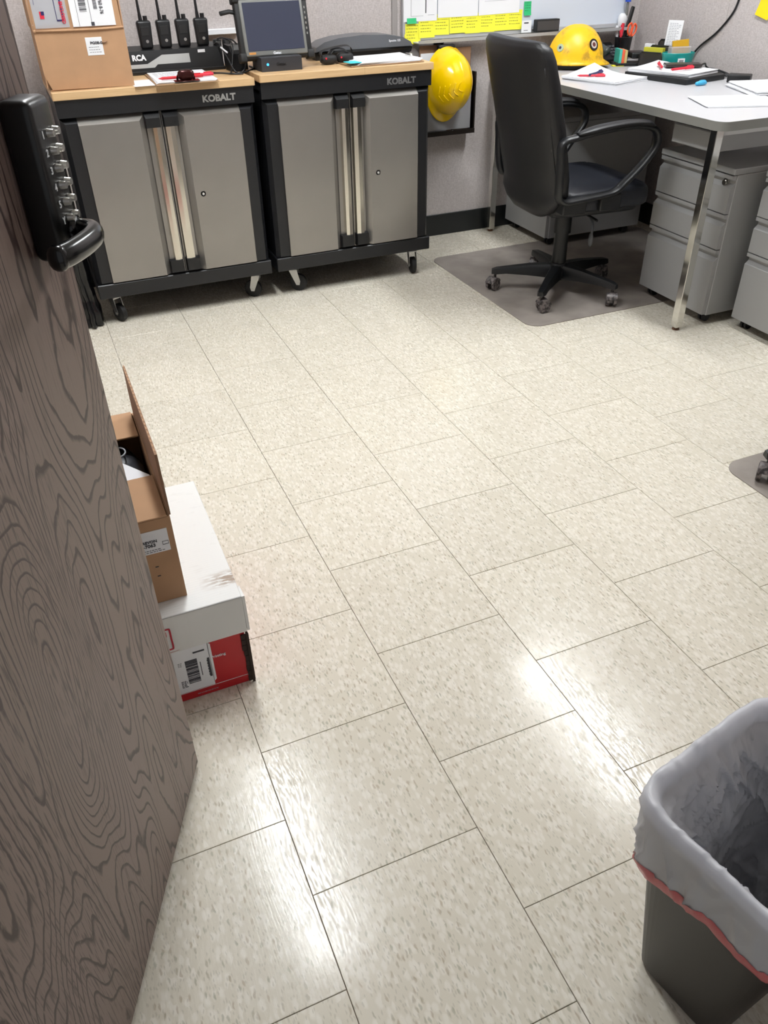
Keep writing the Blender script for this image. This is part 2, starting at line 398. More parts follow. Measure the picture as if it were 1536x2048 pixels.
# ---------------------------------------------------------------- room
X0, X1, Y0, Y1 = -.8, 2.83, -.24, 3.38
bm = BM(); box(bm, X0-.3, X1+.1, -1.6, Y1+.1, -.06, -.0026)
floor = struct('floor', bm, m_joint)
GAP = .0006
shared = None
OFFS = {-3: .49, -2: 0, -1: .4908, 0: 0, 1: .4869, 2: -.0297, 3: .426, 4: -.0763, 5: .4222, 6: -.08, 7: .42, 8: -.08, 9: .42}
def tile_mesh(w_, h_):
    bm = BM(); c = .0006; z = -.0028
    q = [(0, 0, 0), (0, 0, 1)]
    A = [(-w_/2, -h_/2), (w_/2, -h_/2), (w_/2, h_/2), (-w_/2, h_/2)]
    lo = [bm.verts.new((x, y, z)) for x, y in A]; mid = [bm.verts.new((x, y, -c)) for x, y in A]
    hi = [bm.verts.new((x-math.copysign(c, x), y-math.copysign(c, y), 0)) for x, y in A]
    for a, b in ((lo, mid), (mid, hi)):
        for i in range(4): bm.faces.new((a[i], a[(i+1) % 4], b[(i+1) % 4], b[i]))
    bm.faces.new(hi)
    me = bpy.data.meshes.new('tile'); bm.to_mesh(me); bm.free(); me.materials.append(m_tile); return me
full = tile_mesh(T-2*GAP, T-2*GAP)
for cidx in range(-3, 10):
    xa, xb = max(cidx*T, X0), min((cidx+1)*T, X1)
    if xb-xa < .01: continue
    for j in range(-4, 12):
        ya, yb = (j+OFFS[cidx])*T, (j+1+OFFS[cidx])*T
        ya, yb = max(ya, -1.2), min(yb, Y1)
        if yb-ya < .01: continue
        me = full if abs(xb-xa-T) < 1e-4 and abs(yb-ya-T) < 1e-4 else tile_mesh(xb-xa-2*GAP, yb-ya-2*GAP)
        o = bpy.data.objects.new('tile', me); COL.objects.link(o); o.parent = floor; o.location = ((xa+xb)/2, (ya+yb)/2, 0)
bm = BM(); box(bm, X0-.1, X1+.1, Y1, Y1+.1, 0, CEIL); struct('wall_back', bm, m_wall)
bm = BM(); box(bm, X1, X1+.1, Y0-.1, Y1, 0, CEIL); struct('wall_right', bm, m_wall)
bm = BM(); box(bm, X0-.1, X0, Y0-.1, Y1, 0, CEIL); struct('wall_left', bm, m_wall)
bm = BM(); box(bm, X0, -.53, Y0-.12, Y0, 0, CEIL); box(bm, .46, X1, Y0-.12, Y0, 0, CEIL); box(bm, -.53, .46, Y0-.12, Y0, 2.1, CEIL)
struct('wall_front', bm, m_wall)
bm = BM(); box(bm, X0-.1, X1+.1, -1.3, Y1+.1, CEIL, CEIL+.06); struct('ceiling', bm, m_ceil)
bm = BM()
for a, b in ((-.53, -.50), (.43, .46)): box(bm, a, b, Y0-.13, Y0+.01, 0, 2.1)
box(bm, -.53, .46, Y0-.13, Y0+.01, 2.07, 2.1); struct('trim_1', bm, m_black)
bm = BM(); box(bm, X0, X1, Y1-.008, Y1, 0, .105, .002, 1); struct('baseboard_back', bm, m_basebd)
bm = BM(); box(bm, X1-.008, X1, Y0, Y1-.008, 0, .105, .002, 1); struct('baseboard_right', bm, m_basebd)
bm = BM(); box(bm, X0, X0+.008, Y0, Y1-.008, 0, .105, .002, 1); struct('baseboard_left', bm, m_basebd)
bm = BM(); box(bm, 1.494, 1.520, Y1-.006, Y1, .105, CEIL, .002, 1); struct('trim_2', bm, m_trim)
bm = BM(); box(bm, X1-.003, X1, 2.775, 2.781, .105, CEIL, .001, 1); struct('trim_3', bm, m_wall)
bm = BM(); box(bm, -.10, -.075, Y1-.006, Y1, .105, CEIL, .002, 1); struct('trim_4', bm, m_trim)
# ceiling lamps (the two fluorescent fixtures mirrored in the floor)
m_diff = mat('lamp_diffuser', (250, 253, 255), .5, emit=LAMP_STRENGTH)
def lamp(x, y, lab):
    t = thing('ceiling_light', lab, 'light', (x, y, CEIL), 0, 'fluorescent ceiling lights')
    bm = BM(); box(bm, -.16, .16, -.63, .63, -.03, 0, .004, 1); obj('housing', bm, m_ceil, t)
    bm = BM(); box(bm, -.11, .11, -.56, .56, -.055, -.031, .01, 2); obj('diffuser', bm, m_diff, t)
lamp(.27, 1.86, 'long fluorescent ceiling light above the left of the floor')
lamp(2.06, 1.96, 'long fluorescent ceiling light above the gray desk')

# ---------------------------------------------------------------- door
dh = Vector((-.116, .631, 0)); dt = Vector((-.414, -.910, 0)).normalized()     # free edge, direction to hinge
dn = Vector((.910, -.414, 0)).normalized()
# local frame: x along the door from hinge to free edge, y = away from the visible face, z up
rz_door = math.atan2(-dt.y, -dt.x)
W_D = .915
hinge = dh+dt*W_D
door = bpy.data.objects.new('door_1', None); COL.objects.link(door); door.location = hinge; door.rotation_euler = (0, 0, rz_door); door['kind'] = 'structure'
bm = BM(); box(bm, 0, W_D, .0, .044, .012, 2.05, .0015, 1); obj('door_leaf', bm, m_door, door)
bm = BM()
for z in (.25, 1.05, 1.85): cyl(bm, (-.006, .05, z-.05), (-.006, .05, z+.05), .007, n=10)
obj('hinge', bm, m_steel, door)
# push button lock on the face: along door (from free edge a) -> x = W_D - a ; protrudes to -y
lx = W_D-.062
lock = obj('keypad_lock', (lambda b: (box(b, lx-.027, lx+.027, -.034, .0, .990, 1.145, .008, 4), b)[1])(BM()), m_lock, door, ang=40)
bm = BM()
for r in range(6):
    for cc in (0, 1):
        z = 1.112-.0165*r; x = lx+.002+.0145*cc
        cyl(bm, (x, -.034, z), (x, -.0405, z), .0045, .0036, n=14); 
obj('button', bm, m_btn, lock, ang=40)
for r, ch in enumerate('12345Y'):
    text(ch, .010, m_white, lock, (lx-.0145, -.0345, 1.109-.0165*r), name='numeral', bold=.0002)
bm = BM(); box(bm, lx+.0235, lx+.027, -.036, -.030, 1.000, 1.075, .001, 1); obj('metal_strip', bm, m_chrome, lock)
bm = BM()
z = 1.014
cyl(bm, (lx+.008, -.03, z), (lx+.008, -.040, z), .016, .015, n=20)
P = smooth_path([(lx+.008, -.030, z), (lx+.009, -.044, z), (lx+.003, -.057, z), (lx-.014, -.062, z), (lx-.04, -.061, z), (lx-.068, -.056, z), (lx-.084, -.050, z)], 6)
sweep(bm, P, .0122, .0100, side=(0, 0, 1), n=16)
superbox(bm, (lx-.084, -.050, z), (.009, .0104, .0132), 2.3, 16, 8)
obj('lever_handle', bm, m_gloss, door, smooth=True)

# ---------------------------------------------------------------- storage cabinets
def caster(bm_f, bm_w, x, y, ang, r=.036, top=.113, w_=.026):
    """fork and wheel of a swivel caster with trailing offset"""
    c_, s_ = math.cos(ang), math.sin(ang); R_ = Matrix.Translation((x, y, 0)) @ Matrix.Rotation(ang, 4, 'Z')
    n0 = len(bm_f.verts)
    box(bm_f, -.034, .034, -.026, .026, top-.005, top)
    cyl(bm_f, (0, 0, top-.018), (0, 0, top-.004), .019, .016, 14)
    for s in (-1, 1):
        prism(bm_f, [(-.018, top-.018), (.018, top-.018), (.030, r+.008), (.026, r-.008), (.012, r-.008)], s*.0175-.001, s*.0175+.001)
    box(bm_f, -.018, .018, -.0185, .0185, top-.021, top-.017)
    cyl(bm_f, (.02, -.021, r), (.02, .021, r), .005, n=10)
    bm_f.verts.ensure_lookup_table()
    bmesh.ops.transform(bm_f, matrix=R_, verts=bm_f.verts[n0:])
    n0 = len(bm_w.verts)
    rings(bm_w, [[Vector((.02+rr*math.cos(2*PI*i/20), yy, r+rr*math.sin(2*PI*i/20))) for i in range(20)] for rr, yy in ((r*.8, -.013), (r, -.009), (r, .009), (r*.8, .013))])
    bm_w.verts.ensure_lookup_table()
    bmesh.ops.transform(bm_w, matrix=R_, verts=bm_w.verts[n0:])
def cabinet(x, y, w_, top, label, letter_m, brk):
    t = thing('storage_cabinet', label, 'cabinet', (x, y, 0), 0, 'black and silver rolling garage cabinets')
    zt = top-.026
    bm = BM(); box(bm, .004, w_-.004, .022, .455, .165, zt-.002, .002, 1); obj('body', bm, m_blackm, t)
    bm = BM(); frustum(bm, (0, w_, zt-.058, zt, .03), (0, w_, zt-.056, zt, .0)); box(bm, 0, w_, .028, .457, zt-.03, zt); obj('header_panel', bm, m_blackm, t)
    bm = BM(); box(bm, -.002, w_+.002, -.004, .459, .113, .169, .003, 1); obj('base_frame', bm, m_blackm, t)
    bm = BM(); box(bm, -.004, w_+.006, -.008, .46, zt+.0005, top, .002, 2); obj('worktop', bm, m_wood, t)
    zb, zd = .1715, zt-.060
    mid = w_/2
    for side in (0, 1):
        M_ = (lambda u: u) if side == 0 else (lambda u: w_-u)
        def rect(u0, u1, a, b, d):
            p, q = sorted((M_(u0), M_(u1))); return (p, q, a, b, d)
        bm = BM(); frustum(bm, rect(.061, .300, zb, zd, .021), rect(.061, .274, zb+.002, zd-.023, -.006))
        box(bm, *sorted((M_(.298), M_(mid-.0022))), .014, .021, zb, zd)
        d = obj('door', bm, m_silver, t)
        bm = BM(); frustum(bm, rect(.003, .0605, zb, zd, .021), rect(.018, .0605, zb+.002, zd-.016, .002)); obj('door_stile', bm, m_blackm, d)
        # handle: black caps and chrome bar
        u0, u1 = (.292, .350)
        a0, a1 = sorted((M_(u0+.002), M_(u1-.001)))
        for (za, zc) in ((zd-.050, zd+.0), (zb+.004, zb+.054)):
            bm = BM()
            if za > .5: vs = frustum(bm, (a0-.002, a1+.002, za-.003, zc, .014), (a0+.002, a1-.002, za, zc-.018, -.010))
            else: vs = frustum(bm, (a0-.002, a1+.002, za, zc+.003, .014), (a0+.002, a1-.002, za+.004, zc, -.010))
            obj('handle_cap', bm, m_black, d)
        bm = BM(); b0, b1 = (.318, .345) if side == 0 else (w_-.345, w_-.312)
        zz0, zz1 = zb+.05, zd-.046
        prism(bm, [(b0-.004, .014), (b0, -.003), ((b0+b1)/2, -.006), (b1, -.003), (b1+.003, .014)], zz0, zz1, 'z')
        obj('handle', bm, m_handle, d)
        if side == 1:
            bm = BM(); kx = w_-.243; kz = .466
            cyl(bm, (kx, .002, kz), (kx, -.006, kz), .0115, .0100, 20); box(bm, kx-.001, kx+.001, -.0066, -.006, kz-.005, kz+.005)
            cyl(bm, (kx, -.006, kz), (kx, -.009, kz), .005, .0045, 14)
            obj('door_lock', bm, m_key, d, ang=40)
    text('KOBALT', .0305, letter_m, t, (w_-.196, -.0006, zt-.041), bold=.0012, ext=.0012, sx=1.08, name='lettering')
    for (cx, cy, an) in brk:
        f_, w__ = BM(), BM(); caster(f_, w__, cx, cy, an)
        c = obj('caster', f_, m_steel, t, ang=35); obj('wheel', w__, m_rubber, c, ang=35)
    return t
TOP1 = .850
cabinet(0, 2.88, .709, TOP1, 'black and silver rolling cabinet holding the open carton and the radios', m_grey_print,
        [(.055, .06, -PI/2+.5), (.655, .06, 2.6), (.055, .40, PI/2), (.655, .40, .6)])
TOP2 = .856
m_dimprint = mat('dull_gray_lettering', (112, 112, 112), .45, .3)
cabinet(.738, 2.88, .712, TOP2, 'black and silver rolling cabinet holding the rugged tablet, beside the hanging yellow hard hat', m_dimprint,
        [(.085, .065, -.5), (.655, .06, -PI/2-.2), (.055, .40, 1.2), (.655, .40, PI/2)])

# ---------------------------------------------------------------- carton on the left cabinet
t = thing('cardboard_carton', 'tall open brown cardboard carton with shipping labels on the left cabinet', 'box', (-.004, 2.905, TOP1+.0005))
cw, cd, ch = .288, .27, .178
bm = BM()
prism(bm, [(.010, .004), (cw, 0), (cw-.002, ch), (-.008, ch), (-.006, .05)], 0, .004, 'y'); box(bm, 0, cw, cd-.004, cd, 0, ch); box(bm, -.006, -.002, .003, cd-.003, .01, ch); box(bm, cw-.006, cw-.002, .004, cd-.003, 0, ch); box(bm, .004, cw-.003, .004, cd-.003, 0, .004)
obj('carton_body', bm, m_card, t)
bm = BM(); prism(bm, [(-.004, ch+.003), (cw-.006, ch+.003), (cw-.012, ch+.17), (.006, ch+.17)], .002, .006, 'y'); o = obj('flap', bm, m_card, t)
bm = BM(); prism(bm, [(.01, ch+.002), (cd-.01, ch+.002), (cd-.016, ch+.14), (.014, ch+.14)], -.010, -.006, 'x'); obj('flap', bm, m_card, t)
bm = BM(); prism(bm, [(.01, ch+.002), (cd-.01, ch+.002), (cd-.016, ch+.14), (.014, ch+.14)], cw-.004, cw, 'x'); obj('flap', bm, m_card, t)
bm = BM(); prism(bm, [(.004, ch+.002), (cw-.006, ch+.002), (cw-.012, ch+.17), (.006, ch+.17)], cd-.004, cd, 'y'); obj('flap', bm, m_card, t)
bm = BM(); sweep(bm, [(-.006, -.0015, ch+.001), (.08, -.003, ch+.000), (.2, -.003, ch-.001), (cw-.003, -.001, ch+.001)], .0035, .003, n=8); superbox(bm, (-.004, .001, ch), (.006, .006, .006), 2.2, 10, 6); obj('crease', bm, m_card, t, smooth=True)
bm = BM(); box(bm, .100+.008, .108+.075, -.0012, 0, .0, .0); bm.free()
bm = BM(); box(bm, .002, .090, .0, .0014, ch+.008, ch+.165); o = obj('packing_pouch', bm, m_clear, t)
bm = BM(); box(bm, .004, .085, .0014, .0018, ch+.018, ch+.163); obj('packing_slip', bm, m_white, o); o.scale = (1.24, 1, 1)
m_navyp = mat('navy_print', (40, 36, 90), .5); m_redp = mat('red_print_ink', (205, 40, 60), .5)
bm = BM(); box(bm, .060, .0615, -.0008, -.0003, ch+.03, ch+.165); box(bm, .0745, .078, -.0008, -.0003, ch+.03, ch+.165); box(bm, .060, .078, -.0008, -.0003, ch+.0265, ch+.031); box(bm, .010, .011, -.0008, -.0003, ch+.075, ch+.16); obj('navy_frame', bm, m_navyp, o)
text('PACKING LIST ENCLOSED', .0125, m_redp, o, (.0735, -.0008, ch+.165), rot=(0, PI/2, -PI/2), bold=.0004).rotation_euler = (PI/2, PI/2, 0)
bm = BM(); box(bm, .019, .030, -.0009, -.0004, ch+.035, ch+.056, .0); obj('emblem', bm, m_redp, o)
bm = BM(); box(bm, .023, .031, -.0012, -.0009, ch+.045, ch+.056); obj('emblem_canton', bm, m_navyp, o)
bm = BM(); box(bm, .098, .201, -.0012, .0012, ch+.008, ch+.166); lb = obj('shipping_label', bm, m_white, t, label='white shipping label with barcodes'); lb.scale = (1.36, 1, 1); lb.location = (-.011, 0, 0)
bm = BM()
rd = random.Random(3)
z = ch+.05
while z < ch+.16:
    h_ = rd.choice((.0012, .002, .003)); box(bm, .120, .137, -.0016, -.0012, z, z+h_); z += h_+rd.choice((.001, .0018, .0026))
z = ch+.056
while z < ch+.10:
    h_ = rd.choice((.0012, .0022)); box(bm, .154, .163, -.0016, -.0012, z, z+h_); z += h_+.0014
box(bm, .113, .1138, -.0016, -.0012, ch+.009, ch+.165); box(bm, .142, .150, -.0016, -.0012, ch+.009, ch+.020); box(bm, .1435, .1445, -.0016, -.0012, ch+.02, ch+.165)
scribble(bm, .155, .195, ch+.105, ch+.16, -.0012, 10, word=.004, h=.0022, seed=2)
obj('barcode', bm, m_ink, lb)
text('78 760 8-76', .012, m_ink, lb, (.168, -.0016, ch+.10), bold=.0003).rotation_euler = (PI/2, PI/2, 0)
bm = BM(); frustum(bm, (.116, .158, ch-.075, ch-.028, .0005), (.117, .157, ch-.074, ch-.029, -.0012)); sl = obj('product_label', bm, m_white, t, label='small white printed sticker on the carton front'); sl.scale = (1.33, 1, 1.15); sl.location = (-.004, 0, -ch*.15+.008)
text('PG08-0', .010, m_ink, sl, (.127, -.0016, ch-.046), bold=.0004); bm = BM(); scribble(bm, .122, .155, ch-.07, ch-.05, -.0012, 3, word=.004); obj('small_print', bm, m_ink, sl)
bm = BM(); sweep(bm, [(.204, -.001, ch-.040), (.210, -.003, ch-.041), (.222, -.002, ch-.037)], .003, .0012, n=6); obj('torn_patch', bm, m_cardd, t, smooth=True)

# ---------------------------------------------------------------- radio charger and radios
CX, CY = .330, 3.162
t = thing('radio_charger', 'long black multi-unit radio charger with a silver stripe behind the left clipboard', 'charger', (CX, CY, TOP1+.0005))
bm = BM(); prism(bm, [(0, .004), (0, .014), (.016, .078), (.125, .086), (.135, .075), (.135, .004)], -.03, .345, 'x'); o = obj('charger_body', bm, m_black, t, ang=30)
sl_ = math.atan2(.016, .064)
def onslope(u, zf): return (u, .016*(zf-.014)/.064-.0012, zf)
fr = obj('base_skirt', (lambda b: (box(b, -.032, .35, -.004, .137, 0, .012, .002, 1), b)[1])(BM()), m_black, t)
bm = BM()
ps = [(-.02, .022), (.075, .022), (.088, .032), (.215, .032), (.215, .062), (.11, .062), (.05, .035), (-.02, .035)]
A_ = [bm.verts.new(Vector(onslope(*p))) for p in ps]; B_ = [bm.verts.new(Vector(onslope(*p))+Vector((0, .003, 0))) for p in ps]
bm.faces.new(A_); bm.faces.new(B_[::-1])
for i in range(8): bm.faces.new((A_[i], A_[(i+1) % 8], B_[(i+1) % 8], B_[i]))
m_stripe = mat('silver_stripe', (168, 168, 166), .4, .2)
obj('silver_stripe', bm, m_stripe, t)
text('RCA', .026, m_white, t, (-.004, .008, .048), rot=(PI/2-sl_, 0, 0), bold=.0012, sx=1.0)
text('MultiCharger', .012, m_ink, t, (.134, .0058, .040), rot=(PI/2-sl_, 0, 0), bold=.0003)
bm = BM(); box(bm, .250, .278, .0095, .0125, .062, .072); obj('inventory_sticker', bm, m_white, t)
for k in range(4):
    rx = .066+.0725*k
    r = thing('two_way_radio', ['', '', '', ''][k] or ('black two-way radio, %s of the four in the charger' % ['leftmost', 'second from the left', 'third from the left', 'rightmost'][k]), 'radio', (CX+rx, CY+.055, TOP1+.0845), 0, 'two-way radios in the charger')
    bm = BM(); box(bm, -.027, .027, -.016, .016, -.004, .090, .009, 3); 
    for v in bm.verts:
        if v.co.z < .03: v.co.x *= .86
    bb = obj('radio_body', bm, m_black, r, ang=40)
    bm = BM(); cyl(bm, (.010, 0, .086), (.010, 0, .104), .0085, .008, 14); obj('knob', bm, m_black, r, ang=40)
    bm = BM(); cyl(bm, (-.008, 0, .086), (-.009, 0, .110), .0075, .006, 12); cyl(bm, (-.009, 0, .110), (-.012, 0, .245), .0055, .0028, 12); obj('antenna', bm, m_black, r, ang=40)
    bm = BM(); cyl(bm, (.003, -.0155, .022), (.003, -.0175, .022), .0055, n=14); obj('round_badge', bm, m_steel, r)
    bm = BM(); box(bm, -.016, .016, -.0172, -.015, .040, .070, .001, 1); obj('speaker_grille', bm, m_rubber, r)

# ---------------------------------------------------------------- clipboards
m_masonite = mat('brown_hardboard', (150, 118, 84), .55)
def clipboard(x, y, z, rz, label, boardm, w_=.225, l_=.315):
    t = thing('clipboard', label, 'clipboard', (x, y, z), rz)
    bm = BM(); box(bm, -w_/2, w_/2, -l_/2, l_/2, 0, .003, .001, 1); obj('board', bm, boardm, t)
    return t
t = clipboard(.467, 2.992, TOP1+.001, -.03, 'clipboard with white papers and a red pen, lying on the left cabinet', m_masonite)
bm = BM()
for q in range(4): sheet(bm, .001*q, .002, .212, .285, .0035+.0012*q, .01*(q-2), th=.001)
obj('paper', bm, m_white, t)
bm = BM(); scribble(bm, -.09, .09, -.02, .12, .0085, 10, plane='z', word=.012); obj('handwriting', bm, m_inkl, t)
bm = BM(); box(bm, -.045, .045, -.155, -.115, .0075, .010, .001, 1); sweep(bm, smooth_path([(-.03, -.115, .010), (-.022, -.118, .028), (.022, -.118, .028), (.03, -.115, .010)], 4), .006, .003, n=8)
superbox(bm, (0, -.128, .026), (.030, .012, .017), 3, 16, 8); obj('clip', bm, mat('dark_brown_clip', (60, 22, 20), .25, .5), t, ang=40)
def pen(x, y, z, rz, m, name, label, cat='pen', l_=.13, capm=None, r_=.0045, tilt=0, grp=None):
    t = thing(name, label, cat, (x, y, z+r_), rz, grp); t.rotation_euler = (0, tilt, rz)
    bm = BM(); cyl(bm, (-l_*.5, 0, 0), (l_*.15, 0, 0), r_, r_, 12); cyl(bm, (-l_*.5, 0, 0), (-l_*.58, 0, 0), r_*.8, r_*.2, 12); obj('barrel', bm, m, t, ang=40)
    bm = BM(); cyl(bm, (l_*.12, 0, 0), (l_*.5, 0, 0), r_*1.25, r_*1.15, 12); box(bm, l_*.2, l_*.45, -.0012, .0012, r_, r_*1.9); obj('cap', bm, capm or m, t, ang=40)
    return t
pen(.455, 2.893, TOP1+.0125, .03, m_red, 'marker_pen', 'red marker pen across the left clipboard', l_=.15, r_=.0048)
pen(.515, 2.915, TOP1+.0125, .12, m_redp, 'marker_pen', 'second red pen behind the clip of the left clipboard', l_=.12, r_=.0045)
bm = BM(); sheet(bm, .325, 2.945, .10, .16, TOP1+.0008, .05); tag(obj('paper_sheet', bm, m_white), 'white sheet on the left cabinet between the carton and the clipboard', 'paper')

t = clipboard(1.265, 3.005, TOP2+.001, 1.50, 'clipboard with papers and a cyan sticky flag on the right cabinet', m_masonite)
t.rotation_euler = (0, 0, PI/2+.02)
bm = BM()
for q in range(5): sheet(bm, 0, -.012-.002*q, .205, .27, .0035+.0015*q, .015*(q-2), th=.0012, fn=lambda u, v: .006*max(0, -v)**2+.01*max(0, u)**2)
obj('paper', bm, m_white, t)
bm = BM(); box(bm, -.05, .05, -.158, -.135, .008, .011, .001, 1); superbox(bm, (0, -.142, .016), (.03, .01, .007), 3, 14, 6); obj('clip', bm, m_chrome, t, ang=40)
bm = BM(); sheet(bm, -.07, .135, .06, .05, .0115, .1, th=.002); obj('sticky_flag', bm, mat('cyan_flag', (60, 200, 215), .6), t)
bm = BM(); scribble(bm, -.09, .09, -.10, .10, .0125, 9, plane='z', word=.012); obj('handwriting', bm, m_inkl, t)

# ---------------------------------------------------------------- rugged tablet on dock
t = thing('tablet_dock', 'black desktop dock under the rugged tablet', 'dock', (.848, 2.955, TOP2+.0005))
bm = BM(); frustum(bm, (-.085, .085, 0, .050, .10), (-.080, .080, 0, .046, -.01)); obj('dock_body', bm, mat('charcoal_plastic', (52, 53, 57), .4), t)
bm = BM(); cyl(bm, (-.056, -.0108, .024), (-.056, -.0118, .024), .0045, n=12); obj('indicator', bm, m_led, t)
text('Getac', .016, m_black, t, (-.022, -.0104, .018), bold=.0004)
t = thing('rugged_tablet', 'black rugged tablet with gray bezel and carry handle standing in its dock', 'tablet', (.848, 2.985, TOP2+.028)); t.rotation_euler = (-.24, 0, 0)
bm = BM(); box(bm, -.142, .142, .0, .034, .010, .222, .008, 3)
for sx in (-1, 1):
    for z_ in (.012, .205): box(bm, sx*.134-.014, sx*.134+.014, -.006, .038, z_-.008, z_+.024, .006, 3)
tb = obj('tablet_body', bm, m_rubber, t, ang=40)
bm = BM(); box(bm, -.125, .122, -.006, .004, .020, .206, .006, 3); obj('bezel', bm, m_bezel, t, ang=40)
bm = BM(); box(bm, -.113, .110, -.0072, -.0055, .038, .196, .0005, 1); obj('screen', bm, m_screen, t)
text('Getac', .013, m_white, t, (-.018, -.0068, .0245), bold=.0004)
bm = BM(); box(bm, -.112, -.086, -.0068, -.006, .027, .034); obj('orange_sticker', bm, mat('orange_print', (190, 130, 60), .5), t)
bm = BM(); P = smooth_path([(-.12, .014, .215), (-.115, .010, .245), (-.06, .008, .262), (.06, .008, .262), (.115, .010, .245), (.12, .014, .215)], 5); sweep(bm, P, .010, .007, side=(0, 1, 0), n=10); obj('carry_handle', bm, m_rubber, t, smooth=True)
bm = BM(); box(bm, -.12, .12, .0, .03, .220, .234, .004, 2); obj('top_rail', bm, m_rubber, t, ang=40)
bm = BM()
for q in range(6): box(bm, .1265, .1315, -.0015, .002, .085+.017*q, .093+.017*q, .001, 1)
obj('button', bm, m_steel, t)
bm = BM()
for sx in (-1, 1): cyl(bm, (sx*.134, -.0055, .216), (sx*.134, -.0085, .216), .0055, n=12)
obj('corner_screw', bm, m_white, t)
bm = BM(); sweep(bm, [(-.14, .015, .17), (-.16, .015, .174), (-.195, .012, .168)], .009, .007, n=10); obj('stylus_holder', bm, m_rubber, t, smooth=True)

# tangle of chargers between the radios and the tablet
bm = BM(); box(bm, .655, .80, Y1-.03, Y1-.001, .952, .972, .002, 1); tag(obj('wall_raceway', bm, m_white), 'white plastic raceway on the wall behind the chargers', 'raceway')
for k, (x, y, lab) in enumerate(((.668, 3.21, 'small black plug-in adapter nearest the radios'), (.705, 3.21, 'small black plug-in adapter beside the tablet stylus'))):
    t = thing('power_adapter', lab, 'adapter', (x, y, TOP1), .1)
    bm = BM(); box(bm, -.014, .014, -.014, .014, .0, .100, .004, 2); obj('adapter_body', bm, m_black, t, ang=40)
    bm = BM(); box(bm, -.009, .009, -.0155, -.013, .085, .095); obj('adapter_label', bm, m_steel, t)
t = thing('battery_charger', 'black upright battery charger between the radios and the tablet', 'charger', (.712, 3.10, TOP1), .1)
bm = BM(); prism(bm, [(-.04, 0), (-.034, .06), (-.005, .085), (.05, .088), (.05, 0)], -.030, .030, 'x'); obj('charger_body', bm, m_black, t, ang=30)
bm = BM(); prism(bm, [(-.028, .062), (-.008, .088), (-.004, .084), (-.024, .056)], -.02, .02, 'x'); obj('charger_slot', bm, m_steel, t)
def cable(pts, r, label, name='cable', m=m_black):
    bm = BM(); sweep(bm, smooth_path(pts, 7), r, n=8); return tag(obj(name, bm, m, smooth=True), label, 'cable')
Z1 = TOP1+.0035
cable([(.655, 3.22, .93), (.66, 3.15, .94), (.665, 3.05, .90), (.67, 3.0, .87), (.69, 2.99, Z1), (.76, 3.04, Z1+.006), (.765, 3.12, Z1+.006)], .003, 'black cable looping down beside the radio charger')
cable([(.705, 3.21, .95), (.72, 3.14, .945), (.735, 3.06, .90), (.70, 2.99, Z1+.003), (.62, 3.02, Z1+.002), (.60, 3.06, Z1)], .003, 'thin black cable crossing the worktop in front of the chargers')
cable([(.668, 3.2, .952), (.675, 3.12, .96), (.69, 3.05, .945), (.672, 3.02, .875), (.66, 2.985, Z1+.002), (.70, 2.97, Z1)], .0026, 'thin black cable hanging from the first adapter')
cable([(.655, 3.10, .932), (.662, 3.085, .925), (.672, 3.07, .915)], .003, 'short white cable tie on the radio charger', m=m_white)

# ---------------------------------------------------------------- laminator, goggles
LX, LY = 1.055, 3.16
t = thing('laminator', 'long black and gray laminator with an arched lid at the back of the right cabinet', 'laminator', (LX, LY, TOP2+.0005), -.02)
arc = [(0, .028), (.006, .044), (.04, .062), (.10, .074), (.20, .080), (.30, .076), (.37, .064), (.405, .046), (.415, .030), (.412, .022), (.40, .014), (0.0, .014)]
bm = BM(); prism(bm, [(p[0]*1.05, p[1]) for p in [(.004, .0), (0, .028), (.415, .03), (.41, .012), (.385, .0)]], 0, .13, 'y'); obj('lower_body', bm, m_black, t, ang=30)
bm = BM(); prism(bm, [(p[0]*1.05, p[1]+.002) for p in arc[:9]], -.006, .11, 'y'); obj('lid', bm, m_lamgrey, t, ang=30)
bm = BM(); box(bm, .01, .425, -.010, -.004, .024, .033, .001, 1); obj('feed_slot', bm, m_gloss, t)
text('Spectra 125', .011, m_white, t, (.325, -.0068, .052), bold=.0002)
t = thing('safety_goggles', 'black goggles with an elastic strap in front of the laminator', 'goggles', (1.10, 3.03, TOP2), .1)
bm = BM(); superbox(bm, (-.035, 0, .018), (.035, .022, .017), 3, 16, 8); superbox(bm, (.038, 0, .020), (.035, .022, .019), 3, 16, 8); obj('goggle_frame', bm, m_rubber, t, smooth=True)
bm = BM(); P = smooth_path([(-.065, .0, .028), (-.06, .01, .046), (-.02, .015, .054), (.03, .012, .060), (.065, .008, .056), (.073, 0, .03)], 6); sweep(bm, P, .009, .0015, side=(0, 1, .3), n=8)
P = smooth_path([(-.03, .0, .035), (-.005, .012, .052), (.03, .0, .050), (.05, -.012, .036)], 6); sweep(bm, P, .011, .0015, side=(0, 1, .3), n=8); obj('strap', bm, m_black, t, smooth=True)
bm = BM()
for x in (-.055, .012): cyl(bm, (x, -.021, .024), (x, -.024, .024), .0035, n=10)
obj('red_button', bm, m_redp, t)

